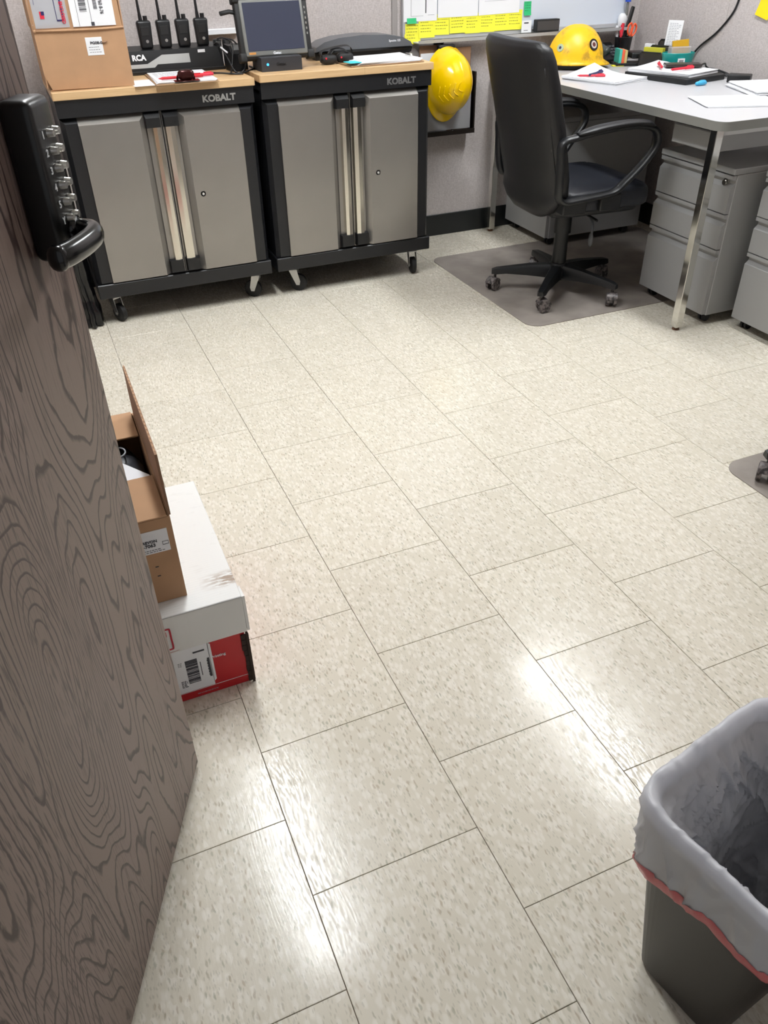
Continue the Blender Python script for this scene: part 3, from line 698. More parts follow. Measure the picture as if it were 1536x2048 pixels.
# ---------------------------------------------------------------- hard hats
def hat_pt(u, ph, a=.142, b=.112, c=.150):
    """u azimuth (0 = front), ph elevation"""
    x, y, z = a*math.cos(ph)*math.cos(u), b*math.cos(ph)*math.sin(u), c*math.sin(ph)
    k = 1+.035*math.exp(-(y/.013)**2)*min(1, math.cos(ph)+.5)*(1 if math.sin(ph) > .2 else math.sin(ph)/.2)
    for yy in (-.042, .042): k += .015*math.exp(-((y-yy)/.006)**2)*max(0, math.sin(ph)-.3)
    return Vector((x*k, y*k, z*k))
def hard_hat(m, label, grp, loc, chevrons=False):
    t = thing('hard_hat', label, 'hard hat', loc, 0, grp)
    bm = BM(); n = 72; R_ = []
    def rim(u, e, z):
        vis = max(0, math.cos(u))**2.0*.030
        return Vector(((.142+e+vis)*math.cos(u), (.112+e+vis*.4)*math.sin(u), z-.010*max(0, math.cos(u))**2+.012*max(0, -math.cos(u))*0-.008*abs(math.sin(u))**4*0))
    R_.append([rim(2*PI*i/n, .001, -.010) for i in range(n)])
    R_.append([rim(2*PI*i/n, .008, -.012) for i in range(n)])
    R_.append([rim(2*PI*i/n, .010, -.008) for i in range(n)])
    R_.append([rim(2*PI*i/n, .006, -.004) for i in range(n)])
    R_.append([hat_pt(2*PI*i/n, .03)*1.02 for i in range(n)])
    for k in range(1, 20): R_.append([hat_pt(2*PI*i/n, PI/2*k/20*.995+.05*(1-k/20)) for i in range(n)])
    rings(bm, R_, False, True)
    # inner skin
    R2 = [[p*.97 for p in R_[0]]]+[[hat_pt(2*PI*i/n, PI/2*k/8*.99)*.965-Vector((0, 0, .004)) for i in range(n)] for k in range(0, 8)]
    rings(bm, R2, False, True)
    obj('shell', bm, m, t, smooth=True)
    bm = BM(); RR = [[Vector((.118*math.cos(2*PI*i/40), .088*math.sin(2*PI*i/40), z)) for i in range(40)] for z in (-.03, .004)]
    rings(bm, RR, False, False); RR = [[Vector((.114*math.cos(2*PI*i/40), .084*math.sin(2*PI*i/40), z)) for i in range(40)] for z in (.004, -.03)]; rings(bm, RR, False, False)
    box(bm, -.155, -.118, -.045, .045, -.032, -.004, .006, 2)
    obj('headband', bm, m_black, t, ang=50)
    if chevrons:
        bm = BM()
        for k in range(5):
            ph = .5+.2*k
            for s in (1, -1):
                P = [hat_pt(-1.15+w1*.20*s if False else (-1.2+s*w1*.28/max(.25, math.cos(ph))), ph+.10*w1)*1.004 for w1 in (0, .25, .5, .75, 1)]
                sweep(bm, P, .0022, n=6)
        obj('relief_rib', bm, m, t, smooth=True)
    return t
h = hard_hat(m_hat, 'clean bright yellow hard hat hanging on the wall beside the right cabinet', 'yellow hard hats', (1.765, 3.30, .725), True)
# crown towards the viewer (-y), visor down, turned a little to the right
h.matrix_world = Matrix.Translation((1.728, 3.285, .722)) @ Matrix.Scale(.94, 4) @ Matrix.Rotation(.10, 4, 'Z') @ Matrix(((0, 1, 0, 0), (0, 0, -1, 0), (-1, 0, 0, 0), (0, 0, 0, 1)))
h2 = hard_hat(m_hatd, 'scuffed yellow hard hat with round stickers standing on the gray desk', 'yellow hard hats', (0, 0, 0))
DT = .750
h2.location = (2.338, 3.175, DT+.032); h2.rotation_euler = (0, 0, -.30); h2.scale = (.92, .92, .95)
def hat_sticker(u, ph, r, m, name, m2=None, centre=True):
    p = hat_pt(u, ph); e = .01; nrm = (hat_pt(u+e, ph)-p).cross(hat_pt(u, ph+e)-p).normalized()
    if nrm.dot(p) < 0: nrm = -nrm
    bm = BM(); cyl(bm, p-nrm*.002, p+nrm*.0022, r, n=24); o = obj(name, bm, m, h2)
    if m2:
        q = p+nrm*.0022
        if centre: bm = BM(); cyl(bm, q, q+nrm*.0004, r*.66, n=24); obj('sticker_centre', bm, mat('sticker_cream', (200, 190, 180), .5), o)
        bm = BM(); cyl(bm, q, q+nrm*.0008, r*.38, n=24); obj('sticker_emblem', bm, m2, o)
hat_sticker(-1.05, .50, .026, m_black, 'round_sticker', mat('brown_print', (90, 40, 35), .5))
hat_sticker(-2.45, .42, .017, mat('pale_sticker', (170, 185, 150), .5), 'oval_sticker', m_navyp, False)
# hook and wall file behind the hanging hat
t = thing('coat_hook', 'small black coat hook above the hanging hard hat', 'hook', (1.72, Y1, .875))
bm = BM(); box(bm, -.02, .02, -.012, 0, -.012, .012, .003, 2); P = smooth_path([(0, -.01, 0), (0, -.05, -.006), (0, -.07, .008)], 5); sweep(bm, P, .005, n=8); obj('hook_body', bm, m_black, t, smooth=False)
t = thing('wall_file_holder', 'black wall file holder with papers behind the hanging hard hat', 'file holder', (1.60, Y1, .49))
bm = BM(); box(bm, 0, .292, -.012, -.001, 0, .33); box(bm, 0, .292, -.075, -.012, 0, .008); box(bm, 0, .008, -.075, -.012, 0, .30); box(bm, .284, .292, -.075, -.012, 0, .26); box(bm, 0, .292, -.079, -.073, 0, .02); obj('holder_frame', bm, mat('dark_bronze_frame', (44, 38, 34), .35, .4), t)
bm = BM(); box(bm, .012, .272, -.066, -.058, .022, .27); obj('file_panel', bm, mat('gray_file', (150, 150, 152), .5), t)
bm = BM(); box(bm, .01, .18, -.05, -.044, .012, .375, 0); box(bm, .19, .27, -.05, -.044, .012, .36, 0); obj('brown_folder', bm, m_cardd, t)
bm = BM(); box(bm, .012, .15, -.057, -.052, .012, .345); obj('paper', bm, m_white, t)

# ---------------------------------------------------------------- whiteboard
WX0, WX1 = 1.540, 2.752
t = thing('whiteboard', 'white marker board with aluminium frame on the back wall above the desk', 'whiteboard', (WX0, Y1, .888))
W_ = WX1-WX0
bm = BM(); box(bm, .01, W_-.01, -.014, -.001, .01, .90); obj('board_surface', bm, m_wb, t)
for a in ((0, W_, -.018, 0, -.004, .014), (0, W_, -.018, 0, .90, .914), (0, .014, -.018, 0, .0, .914), (W_-.014, W_, -.018, 0, 0, .914)):
    bm = BM(); box(bm, *a, .002, 1); obj('frame_rail', bm, m_alu, t)
bm = BM(); prism(bm, [(-.018, .004), (-.075, -.006), (-.078, .0), (-.075, .004), (-.018, -.010)][:0] or [(-.016, -.012), (-.080, -.012), (-.084, .001), (-.080, .001), (-.076, -.008), (-.016, -.008)], .05, W_+.0, 'x'); obj('pen_tray', bm, mat('satin_aluminium', (196, 198, 200), .6, .15), t)
bm = BM(); box(bm, W_-.012, W_+.012, -.03, -.001, -.012, .03, .004, 2); obj('corner_cap', bm, m_white, t)
YB = Y1-.0155
def note(x, z, w_, h_, m, label, grp, rows=5, seed=0, tilt=0, cat='sticky note', y=YB, name='sticky_note', hm=None):
    t = thing(name, label, cat, (x, y, z), 0, grp); t.rotation_euler = (0, tilt, 0)
    bm = BM(); n = 6; V = []
    for k, dy in ((0, 0), (1, -.0004)):
        V.append([[bm.verts.new((w_*i/n, dy-.006*(1-j/n)**2-.0006, h_*j/n)) for j in range(n+1)] for i in range(n+1)])
    for g, fl in ((V[0], 0), (V[1], 1)):
        for i in range(n):
            for j in range(n): bm.faces.new((g[i][j], g[i+1][j], g[i+1][j+1], g[i][j+1]))
    obj('note_sheet', bm, m, t)
    if rows:
        bm = BM()
        rd = random.Random(seed)
        for r in range(rows):
            zz = h_*(.9-.75*r/rows); x_ = w_*.12; e = w_*(.6+.3*rd.random())
            dy = -.0011-.006*(1-zz/h_)**2
            while x_ < e:
                q = .004+.006*rd.random(); box(bm, x_, x_+q, dy-.0003, dy, zz-.0008, zz+.0008+.001*rd.random()); x_ += q+.003
        obj('handwriting', bm, hm or m_olive, t)
    return t
m_olive = mat('pencil_on_yellow', (120, 118, 50), .7)
ords = ['leftmost', 'second from left', 'third from left', 'fourth from left', 'fifth from left', 'sixth from left', 'seventh from left', 'rightmost']
xs = [1.548, 1.618, 1.692, 1.772, 1.850, 1.925, 2.000, 2.072]
zs = [.872, .893, .901, .903, .899, .901, .902, .903]
for k in range(8):
    note(xs[k], zs[k], .078, .078, m_yel, 'yellow sticky note with handwriting, %s in the row on the whiteboard' % ords[k], 'yellow sticky notes along the whiteboard', 5, k, (.02, .0, .01, -.01, .0, .02, -.01, .01)[k], y=YB-.0006*(k % 2))
note(1.560, .950, .046, .030, m_grn, 'green sticky strip under the first paper on the whiteboard', None, 0, y=YB-.0012)
note(2.158, .956, .038, .055, m_grn, 'green sticky note on the open whiteboard above the white card', None, 4, 3, hm=mat('green_pencil', (25, 110, 70), .7))
def wpaper(x0, x1, z0, z1, lab, seed, tilt=0):
    t = thing('paper_sheet', lab, 'paper', (x0, YB-.0022, z0), 0, 'papers on the whiteboard'); t.rotation_euler = (0, tilt, 0)
    bm = BM(); box(bm, 0, x1-x0, -.0006, 0, 0, z1-z0); obj('sheet', bm, m_white, t); return t
t = wpaper(1.545, 1.708, .957, 1.17, 'printed form with thick black bar, leftmost paper on the whiteboard', 1)
bm = BM(); box(bm, .105, .110, -.0011, -.0007, .03, .2); box(bm, .035, .0362, -.0011, -.0007, .02, .2); box(bm, .035, .095, -.0011, -.0007, .02, .0208); box(bm, .118, .15, -.0011, -.0007, .022, .0228); obj('printed_lines', bm, m_ink, t)
t = wpaper(1.712, 1.915, .966, 1.17, 'blank blue-white paper, middle of the three on the whiteboard', 2)
t = wpaper(1.919, 2.132, .966, 1.17, 'paper with a gray block, rightmost of the three on the whiteboard', 3, -.02)
bm = BM(); box(bm, .03, .19, -.0011, -.0007, .052, .053); box(bm, .03, .10, -.0011, -.0007, .058, .0595); obj('printed_lines', bm, m_inkl, t)
t = thing('business_card', 'small white card standing on the whiteboard tray', 'card', (2.138, Y1-.04, .8895)); bm = BM(); box(bm, 0, .052, -.001, 0, 0, .048); obj('card', bm, m_white, t)
bm = BM(); box(bm, .012, .036, -.0016, -.001, .036, .041); box(bm, .012, .034, -.0016, -.001, .008, .010); obj('printed_lines', bm, m_ink, t)
t = thing('board_eraser', 'dark gray felt eraser on the whiteboard tray', 'eraser', (2.205, Y1-.045, .8895)); 
bm = BM(); box(bm, 0, .125, -.02, .012, 0, .05, .003, 2); obj('eraser_felt', bm, m_rubber, t); bm = BM(); box(bm, .004, .121, -.0215, -.02, .006, .044, 0); obj('eraser_face', bm, mat('felt_gray', (66, 64, 64), .9), t)
note(WX1-.02+.115, .968, .05, .05, m_teals, 'mint green sticky note on the right wall by the whiteboard', None, 2, 5).matrix_world = Matrix.Translation((X1-.001, 3.345, .968)) @ Matrix.Rotation(PI/2, 4, 'Z')
t = note(0, 0, .076, .076, mat('bright_yellow_note', (248, 208, 0), .6), 'bright yellow sticky note curling off the right wall', None, 0); t.matrix_world = Matrix.Translation((X1-.001, 2.59, .972)) @ Matrix.Rotation(-PI/2+0, 4, 'Z') @ Matrix.Rotation(.22, 4, 'Y')
t.location = (X1-.001, 2.612, .974)

# wall brush at the right end of the board
t = thing('marker_brush', 'blue handled brush with gray stem hanging at the right end of the whiteboard', 'brush', (2.722, Y1-.045, .935))
bm = BM(); cyl(bm, (0, 0, 0), (0, 0, .055), .007, .005, 12); obj('stem', bm, m_bezel, t); bm = BM(); cyl(bm, (0, 0, .055), (.001, 0, .17), .014, .011, 14); obj('brush_grip', bm, mat('blue_grip', (40, 80, 190), .4), t, ang=40)
bm = BM(); superbox(bm, (-.012, .01, -.02), (.022, .018, .03), 2.6, 16, 8); obj('holder_cup', bm, m_white, t, smooth=True)

# ---------------------------------------------------------------- desk
t = thing('desk', 'gray laminate desk with chrome legs along the right wall', 'desk', (0, 0, 0))
DX0, DX1, DY0, DY1 = 2.003, 2.765, 1.822, 3.365
desk = t; t.location = (DX0, DY0, 0)
w_, l_ = DX1-DX0, DY1-DY0
def rrect(x0, x1, y0, y1, r, k=6):
    P = []
    for cx, cy, a in ((x1-r, y1-r, 0), (x0+r, y1-r, 90), (x0+r, y0+r, 180), (x1-r, y0+r, 270)):
        for i in range(k+1): th = math.radians(a+90*i/k); P.append((cx+r*math.cos(th), cy+r*math.sin(th)))
    return P
bm = BM(); prism(bm, rrect(0, w_, 0, l_, .045), DT-.029, DT-.0008, 'z'); obj('edge_band', bm, m_grayedge, t, ang=30)
bm = BM(); prism(bm, rrect(.0008, w_-.0008, .0008, l_-.0008, .045), DT-.0009, DT, 'z'); obj('desktop', bm, m_graytop, t, ang=30)
for (x, y) in ((.042, .058), (w_-.05, .058), (.022, l_-.045), (w_-.05, l_-.045)):
    bm = BM(); box(bm, x-.0155, x+.0155, y-.0155, y+.0155, .012, DT-.029, .0015, 2); lg = obj('leg', bm, m_chrome, t)
    bm = BM(); cyl(bm, (x, y, 0), (x, y, .013), .014, .012, 12); obj('foot', bm, mat('rusty_foot', (90, 60, 40), .6), lg)
for y in (.058, l_-.045):
    bm = BM(); box(bm, .05, w_-.06, y-.012, y+.012, DT-.052, DT-.0295); obj('cross_rail', bm, m_steel, t)
def hung_drawer(y0, y1, x0, x1, lab):
    t = thing('hanging_drawer', lab, 'drawer', (x0, y0, 0))
    bm = BM(); box(bm, 0, x1-x0, 0, y1-y0, .632, DT-.0535 if y0 < 2 else DT-.0535); obj('drawer_box', bm, m_ped, t)
    bm = BM(); box(bm, -.004, 0, .004, y1-y0-.004, .635, DT-.056, .001, 1); obj('drawer_front', bm, m_ped, t); return t
hung_drawer(1.925, 2.14, 2.085, 2.64, 'slim gray drawer hung under the near end of the desk')

def pedestal(x, y, label):
    """origin: front (towards -x), near corner; width along +y"""
    t = thing('drawer_pedestal', label, 'file cabinet', (x, y, .0032), 0, 'gray three-drawer mobile pedestals')
    PW, PD, zb, zt = .392, .56, .038, .580
    bm = BM(); box(bm, .018, PD, 0, PW, zb, zt-.022, .002, 1); obj('body', bm, m_ped, t)
    bm = BM(); box(bm, -.001, PD, -.001, PW+.001, zt-.021, zt, .003, 2); obj('top_panel', bm, m_ped, t)
    for k, (a, b) in enumerate(((.425, .555), (.296, .421), (.042, .292))):
        bm = BM()
        prism(bm, [(.0, a), (.0, b-.042), (.0155, b-.028), (.0155, b-.016), (.0, b-.013), (.0, b), (.0175, b), (.0175, a)], .004, PW-.004, 'y')
        d = obj('drawer', bm, m_ped, t)
        if k == 0:
            bm = BM(); cyl(bm, (.001, .035, b-.022+.0), (-.004+.004, .035, b-.022), .011, n=18); cyl(bm, (.014, .04, b-.027), (-.002, .04, b-.027), .0095, .009, 18); obj('lock', bm, m_chrome, d, ang=40)
    for (cx, cy) in ((.05, .04), (.05, PW-.04), (PD-.06, .04), (PD-.06, PW-.04)):
        bm = BM()
        for s in (-1, 1): cyl(bm, (cx, cy+s*.004, .018), (cx, cy+s*.014, .018), .018, n=16)
        box(bm, cx-.012, cx+.012, cy-.012, cy+.012, .028, zb); obj('caster', bm, m_pedrub, t, ang=40)
    return t
p1 = pedestal(2.148, 1.862, 'gray drawer pedestal under the desk beside the near chrome leg')
# prism uses pts=(x,z) extruded along y: the pedestal fronts face -x
dup(p1, (2.248, 1.423, 0), 0, 'gray drawer pedestal standing past the near end of the desk, cut by the frame')
dup(p1, (2.125, 2.955, .0032), 0, 'gray drawer pedestal in the dark corner behind the office chair')

# ---------------------------------------------------------------- office chair
def office_chair(loc, rz, label):
    t = thing('office_chair', label, 'chair', loc, rz, 'black leather office chairs')
    bm = BM(); V = superbox(bm, (.055, 0, .425), (.215, .235, .045), 5, 40, 14)
    for r in V:
        for v in r:
            if v.co.z > .43: v.co.z += .008*math.cos(v.co.x*2*PI/.062)**8*-1+.006
            v.co.z += -.25*max(0, v.co.x-.19)**1.0*.4
    obj('seat', bm, m_seat, t, smooth=True)
    bm = BM(); superbox(bm, (.045, 0, .385), (.195, .205, .022), 6, 30, 8); obj('seat_pan', bm, m_chairp, t, smooth=True)
    # back: lofted cushion, leaning backwards
    bm = BM(); prof = [(.352, -.165, .05, .010), (.360, -.170, .11, .022), (.385, -.176, .165, .028), (.42, -.180, .200, .030), (.46, -.186, .222, .032), (.52, -.197, .230, .033), (.60, -.215, .232, .034), (.72, -.245, .230, .036), (.84, -.275, .226, .038), (.91, -.293, .220, .038), (.945, -.300, .208, .034), (.962, -.303, .185, .024), (.966, -.304, .15, .008)]
    RR = []; n = 40
    for z, x, hw, th in prof:
        ring = []; hw *= 1.07
        for i in range(n):
            a = 2*PI*i/n; cu = math.copysign(abs(math.cos(a))**(.5), math.cos(a)); su = math.copysign(abs(math.sin(a))**(.42), math.sin(a))
            yy = hw*su; xx = x+th*cu+.035*(yy/.23)**2*(1 if z > .45 else .5)
            ring.append(Vector((xx, yy, z)))
        RR.append(ring)
    # densify
    R2 = []
    for i in range(len(RR)-1):
        for k in range(3): R2.append([RR[i][j].lerp(RR[i+1][j], k/3) for j in range(n)])
    R2.append(RR[-1]); rings(bm, R2)
    for v in bm.verts:
        q = noise.noise(v.co*14); v.co.x += q*.0022
    bk = obj('backrest', bm, m_leather, t, smooth=True)
    for sx in (-.226, .226):
        bm = BM(); P = [Vector((-.232-.24*(z-.55)+.006+.03, sx, z)) for z in [.45+.04*k for k in range(12)]]; sweep(bm, P, .0022, n=6); obj('piping', bm, m_leather, bk, smooth=True)
    for s in (-1, 1):
        bm = BM(); pts = [(-.195, .652), (-.14, .667), (-.05, .682), (.05, .690), (.13, .688), (.185, .672), (.205, .64), (.195, .60), (.15, .545), (.10, .492), (.06, .462), (0, .452), (-.10, .444), (-.150, .442), (-.180, .46), (-.190, .51), (-.195, .59)]
        P = smooth_path([(x, s*(.255-.01*(z < .5)), z) for x, z in pts], 4, True); sweep(bm, P, .022, .012, side=(0, 1, 0), n=10, closed=True)
        a = obj('armrest', bm, m_chairp, t, smooth=True)
        for bx in ((-.16, -.06, .44), (.0, .09, .455)):
            bm = BM(); box(bm, bx[0], bx[1], *sorted((s*.19, s*.255)), .395, bx[2], .004, 1); obj('bracket', bm, m_chairp, a, ang=40)
        bm = BM(); P = smooth_path([(-.14, s*.262, .679), (-.05, s*.262, .694), (.05, s*.262, .702), (.13, s*.262, .699), (.175, s*.262, .686)], 5)
        sweep(bm, P, .028, .011, side=(0, 1, 0), n=12, taper=lambda u: min(1, .45+3.2*min(u, 1-u))); obj('arm_pad', bm, m_leather, a, smooth=True)
    bm = BM(); box(bm, -.10, .10, -.08, .08, .335, .366, .006, 2); cyl(bm, (.03, -.08, .35), (.03, -.20, .345), .005, n=10); obj('tilt_mechanism', bm, m_black, t, ang=40)
    bm = BM(); P = smooth_path([(.06, -.05, .335), (.065, -.10, .325), (.06, -.13, .30), (.055, -.135, .26)], 5); sweep(bm, P, .005, n=8); superbox(bm, (.055, -.135, .25), (.007, .012, .028), 2.5, 12, 8); obj('height_lever', bm, m_lamgrey, t, smooth=True)
    bm = BM(); cyl(bm, (0, 0, .10), (0, 0, .25), .031, .028, 20); cyl(bm, (0, 0, .25), (0, 0, .34), .036, .034, 20); obj('column', bm, m_chairp, t, ang=40)
    bm = BM(); lathe(bm, [(.030, .055), (.044, .06), (.046, .10), (.036, .125)], n=20)
    for k in range(5):
        a = math.radians(11+72*k); d = Vector((math.cos(a), math.sin(a), 0)); s = Vector((-d.y, d.x, 0)); R_ = []
        for r, hw, zt, zb in ((.03, .026, .118, .062), (.12, .022, .113, .070), (.22, .018, .100, .074), (.262, .018, .094, .070), (.282, .012, .088, .070)):
            R_.append([d*r+s*(hw*.7)+Vector((0, 0, zt)), d*r+s*hw+Vector((0, 0, zt-.012)), d*r+s*hw+Vector((0, 0, zb)), d*r-s*hw+Vector((0, 0, zb)), d*r-s*hw+Vector((0, 0, zt-.012)), d*r-s*(hw*.7)+Vector((0, 0, zt))])
        rings(bm, R_)
    obj('star_base', bm, m_chairp, t, ang=35)
    for k in range(5):
        a = math.radians(11+72*k); d = Vector((math.cos(a), math.sin(a), 0)); p = d*.266
        ca = a+[1.1, -.5, .9, 2.2, -1.0][k]; e = Vector((math.cos(ca), math.sin(ca), 0)); sd = Vector((-e.y, e.x, 0))
        bm = BM(); cyl(bm, p+Vector((0, 0, .045)), p+Vector((0, 0, .075)), .006, n=10)
        c_ = p+e*.012
        R_ = [[c_+e*(.029*math.cos(th))+sd*w1+Vector((0, 0, .027+.029*math.sin(th))) for th in [PI*q/10+.25 for q in range(9)]] for w1 in (-.021, .021)]
        rings(bm, R_)
        cs = obj('caster', bm, m_dusty, t, ang=40)
        for s1 in (-1, 1):
            bm = BM(); cyl(bm, c_+sd*(s1*.009)+Vector((0, 0, .0255)), c_+sd*(s1*.022)+Vector((0, 0, .0255)), .0253, .024, 18); obj('wheel', bm, m_dusty, cs, ang=40)
    return t
ch1 = office_chair((1.852, 2.434, .0035), math.radians(-4), 'black leather office chair on the clear mat, turned to the gray desk')
dup(ch1, (1.815, .83, .0035), math.radians(146), 'black office chair at the right edge, only one caster in view')

def floor_mat(x0, x1, y0, y1, label):
    bm = BM(); prism(bm, rrect(x0, x1, y0, y1, .06, 8), .0002, .003, 'z')
    return tag(obj('chair_mat', bm, m_mat, ang=40), label, 'mat', 'smoked plastic chair mats')
floor_mat(1.540, 2.745, 2.128, 3.050, 'scuffed smoky chair mat under the office chair at the desk')
floor_mat(1.508, 2.70, .12, 1.040, 'smoky chair mat at the right edge with only a corner in view')

# ---------------------------------------------------------------- things on the desk
def stack(name, label, x, y, z, w_, l_, rz, n=5, curl=.0, grp=None, ink=True, spread=.004, fn=None):
    t = thing(name, label, 'papers', (x, y, z), rz, grp)
    bm = BM(); rd = random.Random(int(x*1000))
    for q in range(n): sheet(bm, rd.uniform(-1, 1)*spread, rd.uniform(-1, 1)*spread, w_, l_, .0002+q*.0026, rd.uniform(-1, 1)*.02, th=.0022, fn=(lambda u, v: curl*max(0, u+v)**2) if not fn else fn)
    obj('sheets', bm, m_white, t)
    return t
def curlpad(u, v): return .022*max(0, v+.1)**1.6*max(0, u+.45)
stack('paper_stack', 'curled pile of white papers on the desk in front of the scuffed hard hat', 2.238, 2.80, DT+.0005, .22, .285, .28, 5, fn=lambda u, v: .09*max(0, v+.1)**1.8*max(0, u+.35))
pen(2.215, 2.83, DT+.018, .5, mat('dark_blue_pen', (34, 44, 84), .35), 'pen', 'dark blue pen with red ends on the curled papers', l_=.12, capm=m_navyp, r_=.005)
pen(2.175, 2.80, DT+.0155, -.5, m_redp, 'pen', 'red pen under the dark blue one', l_=.11, r_=.0042)
t = thing('laptop', 'closed black laptop lying under papers near the teal box', 'laptop', (2.515, 2.685, DT+.0005), .19)
bm = BM(); box(bm, -.125, .125, -.165, .165, 0, .021, .003, 2); obj('laptop_body', bm, m_black, t)
stack('paper_stack', 'pile of white papers on the closed black laptop', 2.515, 2.70, DT+.0225, .216, .30, .30, 5, curl=.012)
pen(2.47, 2.73, DT+.042, 1.0, m_redp, 'pen', 'red pen on the papers over the laptop, nearer the hard hat', l_=.12, r_=.0055)
pen(2.50, 2.62, DT+.040, .1, m_redp, 'pen', 'red pen on the papers over the laptop, nearer the desk front', l_=.12, r_=.0050)
t = thing('mobile_phone', 'dark handheld device on the papers by the teal box', 'phone', (2.565, 2.70, DT+.040), -.5)
bm = BM(); box(bm, -.075, .075, -.035, .035, 0, .012, .003, 2); obj('phone_body', bm, mat('dark_brown_case', (40, 34, 30), .3), t)
# teal tub
t = thing('teal_container', 'teal cardboard dispenser with clear film and a white barcode label', 'container', (2.640, 2.80, DT+.036), -.25)
t.location = (2.678, 2.868, DT+.0005)
bm = BM(); R_ = []
for z, r in ((0, .062), (.05, .072), (.052, .070), (.006, .058)): R_.append([Vector((r*1.05*math.cos(2*PI*i/28), r*.7*math.sin(2*PI*i/28), z+.02)) for i in range(28)])
rings(bm, R_, True, True); box(bm, -.05, .05, -.03, .03, 0, .02); obj('tub', bm, m_teal, t, ang=40)
bm = BM(); box(bm, -.022, .010, -.052, -.048, .028, .052, 0); lb = obj('barcode_label', bm, m_white, t)
bm = BM()
for q in range(8): box(bm, -.016+.0026*q, -.0146+.0026*q, -.0526, -.052, .034, .047)
obj('barcode', bm, m_ink, lb)
bm = BM(); box(bm, -.045, .05, -.02, .02, .055, .095, .004, 1); obj('clear_sleeve', bm, m_clear, t)
m_amber = mat('amber_film', (205, 160, 30), .3)
bm = BM(); prism(bm, [(-.03, .06), (.05, .055), (.036, .122), (-.038, .116)], -.004, .004, 'y'); obj('amber_packet', bm, m_amber, t)
# cup with tools
t = thing('pen_cup', 'black mesh pen cup in the back corner of the desk', 'cup', (2.702, 3.305, DT+.0005))
bm = BM(); R_ = [[Vector((r*math.cos(2*PI*i/24), r*math.sin(2*PI*i/24), z)) for i in range(24)] for r, z in ((.034, 0), (.042, .095), (.044, .097), (.042, .099), (.040, .095), (.032, .004))]
rings(bm, R_, True, True); m_mesh = mat('black_wire_mesh', (30, 30, 32), .4); bsdf(m_mesh).inputs['Alpha'].default_value = .85; obj('cup_wall', bm, m_mesh, t, ang=40)
t = thing('scissors', 'orange handled scissors standing in the pen cup', 'scissors', (2.720, 3.292, DT+.012)); t.rotation_euler = (-.05, .16, 0)
bm = BM()
for s in (-1, 1):
    P = smooth_path([(s*.006, 0, .09), (s*.022, 0, .105), (s*.024, 0, .13), (s*.010, 0, .142), (s*.003, 0, .12)], 5, True); sweep(bm, P, .005, .004, side=(0, 1, 0), n=8, closed=True)
obj('handles', bm, m_orange, t, smooth=True)
bm = BM(); prism(bm, [(-.008, .10), (.008, .10), (.002, .0), (-.002, .0)], -.001, .001, 'y'); obj('blades', bm, m_steel, t)
t = thing('utility_knife', 'long black handled knife leaning in the pen cup', 'knife', (2.695, 3.315, DT+.012)); t.rotation_euler = (0, .22, 0)
bm = BM(); box(bm, -.010, .010, -.006, .006, .0, .215, .005, 3); obj('knife_handle', bm, m_black, t, ang=40)
pen(2.679, 3.30, DT+.08, 0, m_redp, 'marker_pen', 'red marker standing in the pen cup', l_=.14, r_=.006).rotation_euler = (0, -PI/2+.08, 0)
pen(2.675, 3.322, DT+.075, 0, m_white, 'marker_pen', 'white marker standing in the pen cup', l_=.13, r_=.006).rotation_euler = (0, -PI/2-.1, 0)
# desk phone / device behind the hat
t = thing('desk_phone', 'black office telephone behind the scuffed hard hat', 'telephone', (2.588, 3.285, DT+.0005), 0)
bm = BM(); prism(bm, [(-.08, 0), (-.08, .018), (.05, .075), (.07, .07), (.07, 0)], -.062, .062, 'x'); obj('phone_base', bm, m_black, t, ang=30)
bm = BM(); P = smooth_path([(-.05, -.085, .05), (-.052, -.04, .060), (-.052, .03, .083), (-.05, .06, .088)], 4); sweep(bm, P, .022, .016, n=10); superbox(bm, (-.05, .065, .105), (.04, .03, .03), 2.5, 16, 10); obj('handset', bm, mat('dark_green_gray', (52, 60, 58), .35), t, smooth=True)
bm = BM()
for a in range(4):
    for b in range(3): box(bm, .0+.02*b, .014+.02*b, -.06+.022*a, -.046+.022*a, .03+.0096*a, .037+.0096*a)
obj('key', bm, m_lamgrey, t)
cable([(2.54, 3.15, DT+.012), (2.56, 3.11, DT+.006), (2.60, 3.10, DT+.006), (2.62, 3.14, DT+.006)], .005, 'coiled black handset cord beside the telephone')
# tray with sticky pads
t = thing('note_tray', 'black desk tray with coloured sticky pads beside the pen cup', 'tray', (2.60, 3.135, DT+.0005), -.35)
bm = BM(); box(bm, -.06, .09, -.05, .05, 0, .012, .002, 1); obj('tray_base', bm, m_black, t); bm = BM(); box(bm, .012, .088, -.046, .046, .030, .055, .006, 2); obj('tape_block', bm, m_black, t)
for i, (cc, nm) in enumerate((((70, 180, 165), 'teal_pad'), ((225, 95, 60), 'orange_pad'), ((190, 170, 110), 'tan_pad'))):
    bm = BM(); box(bm, -.045+.013*i, -.033+.013*i, -.04, .038, .012, .068-.002*i, 0); obj(nm, bm, mat(nm, cc, .6), t)
bm = BM(); box(bm, -.075, -.02, -.05, -.02, .0005, .004); obj('yellow_strip', bm, m_yel, t)
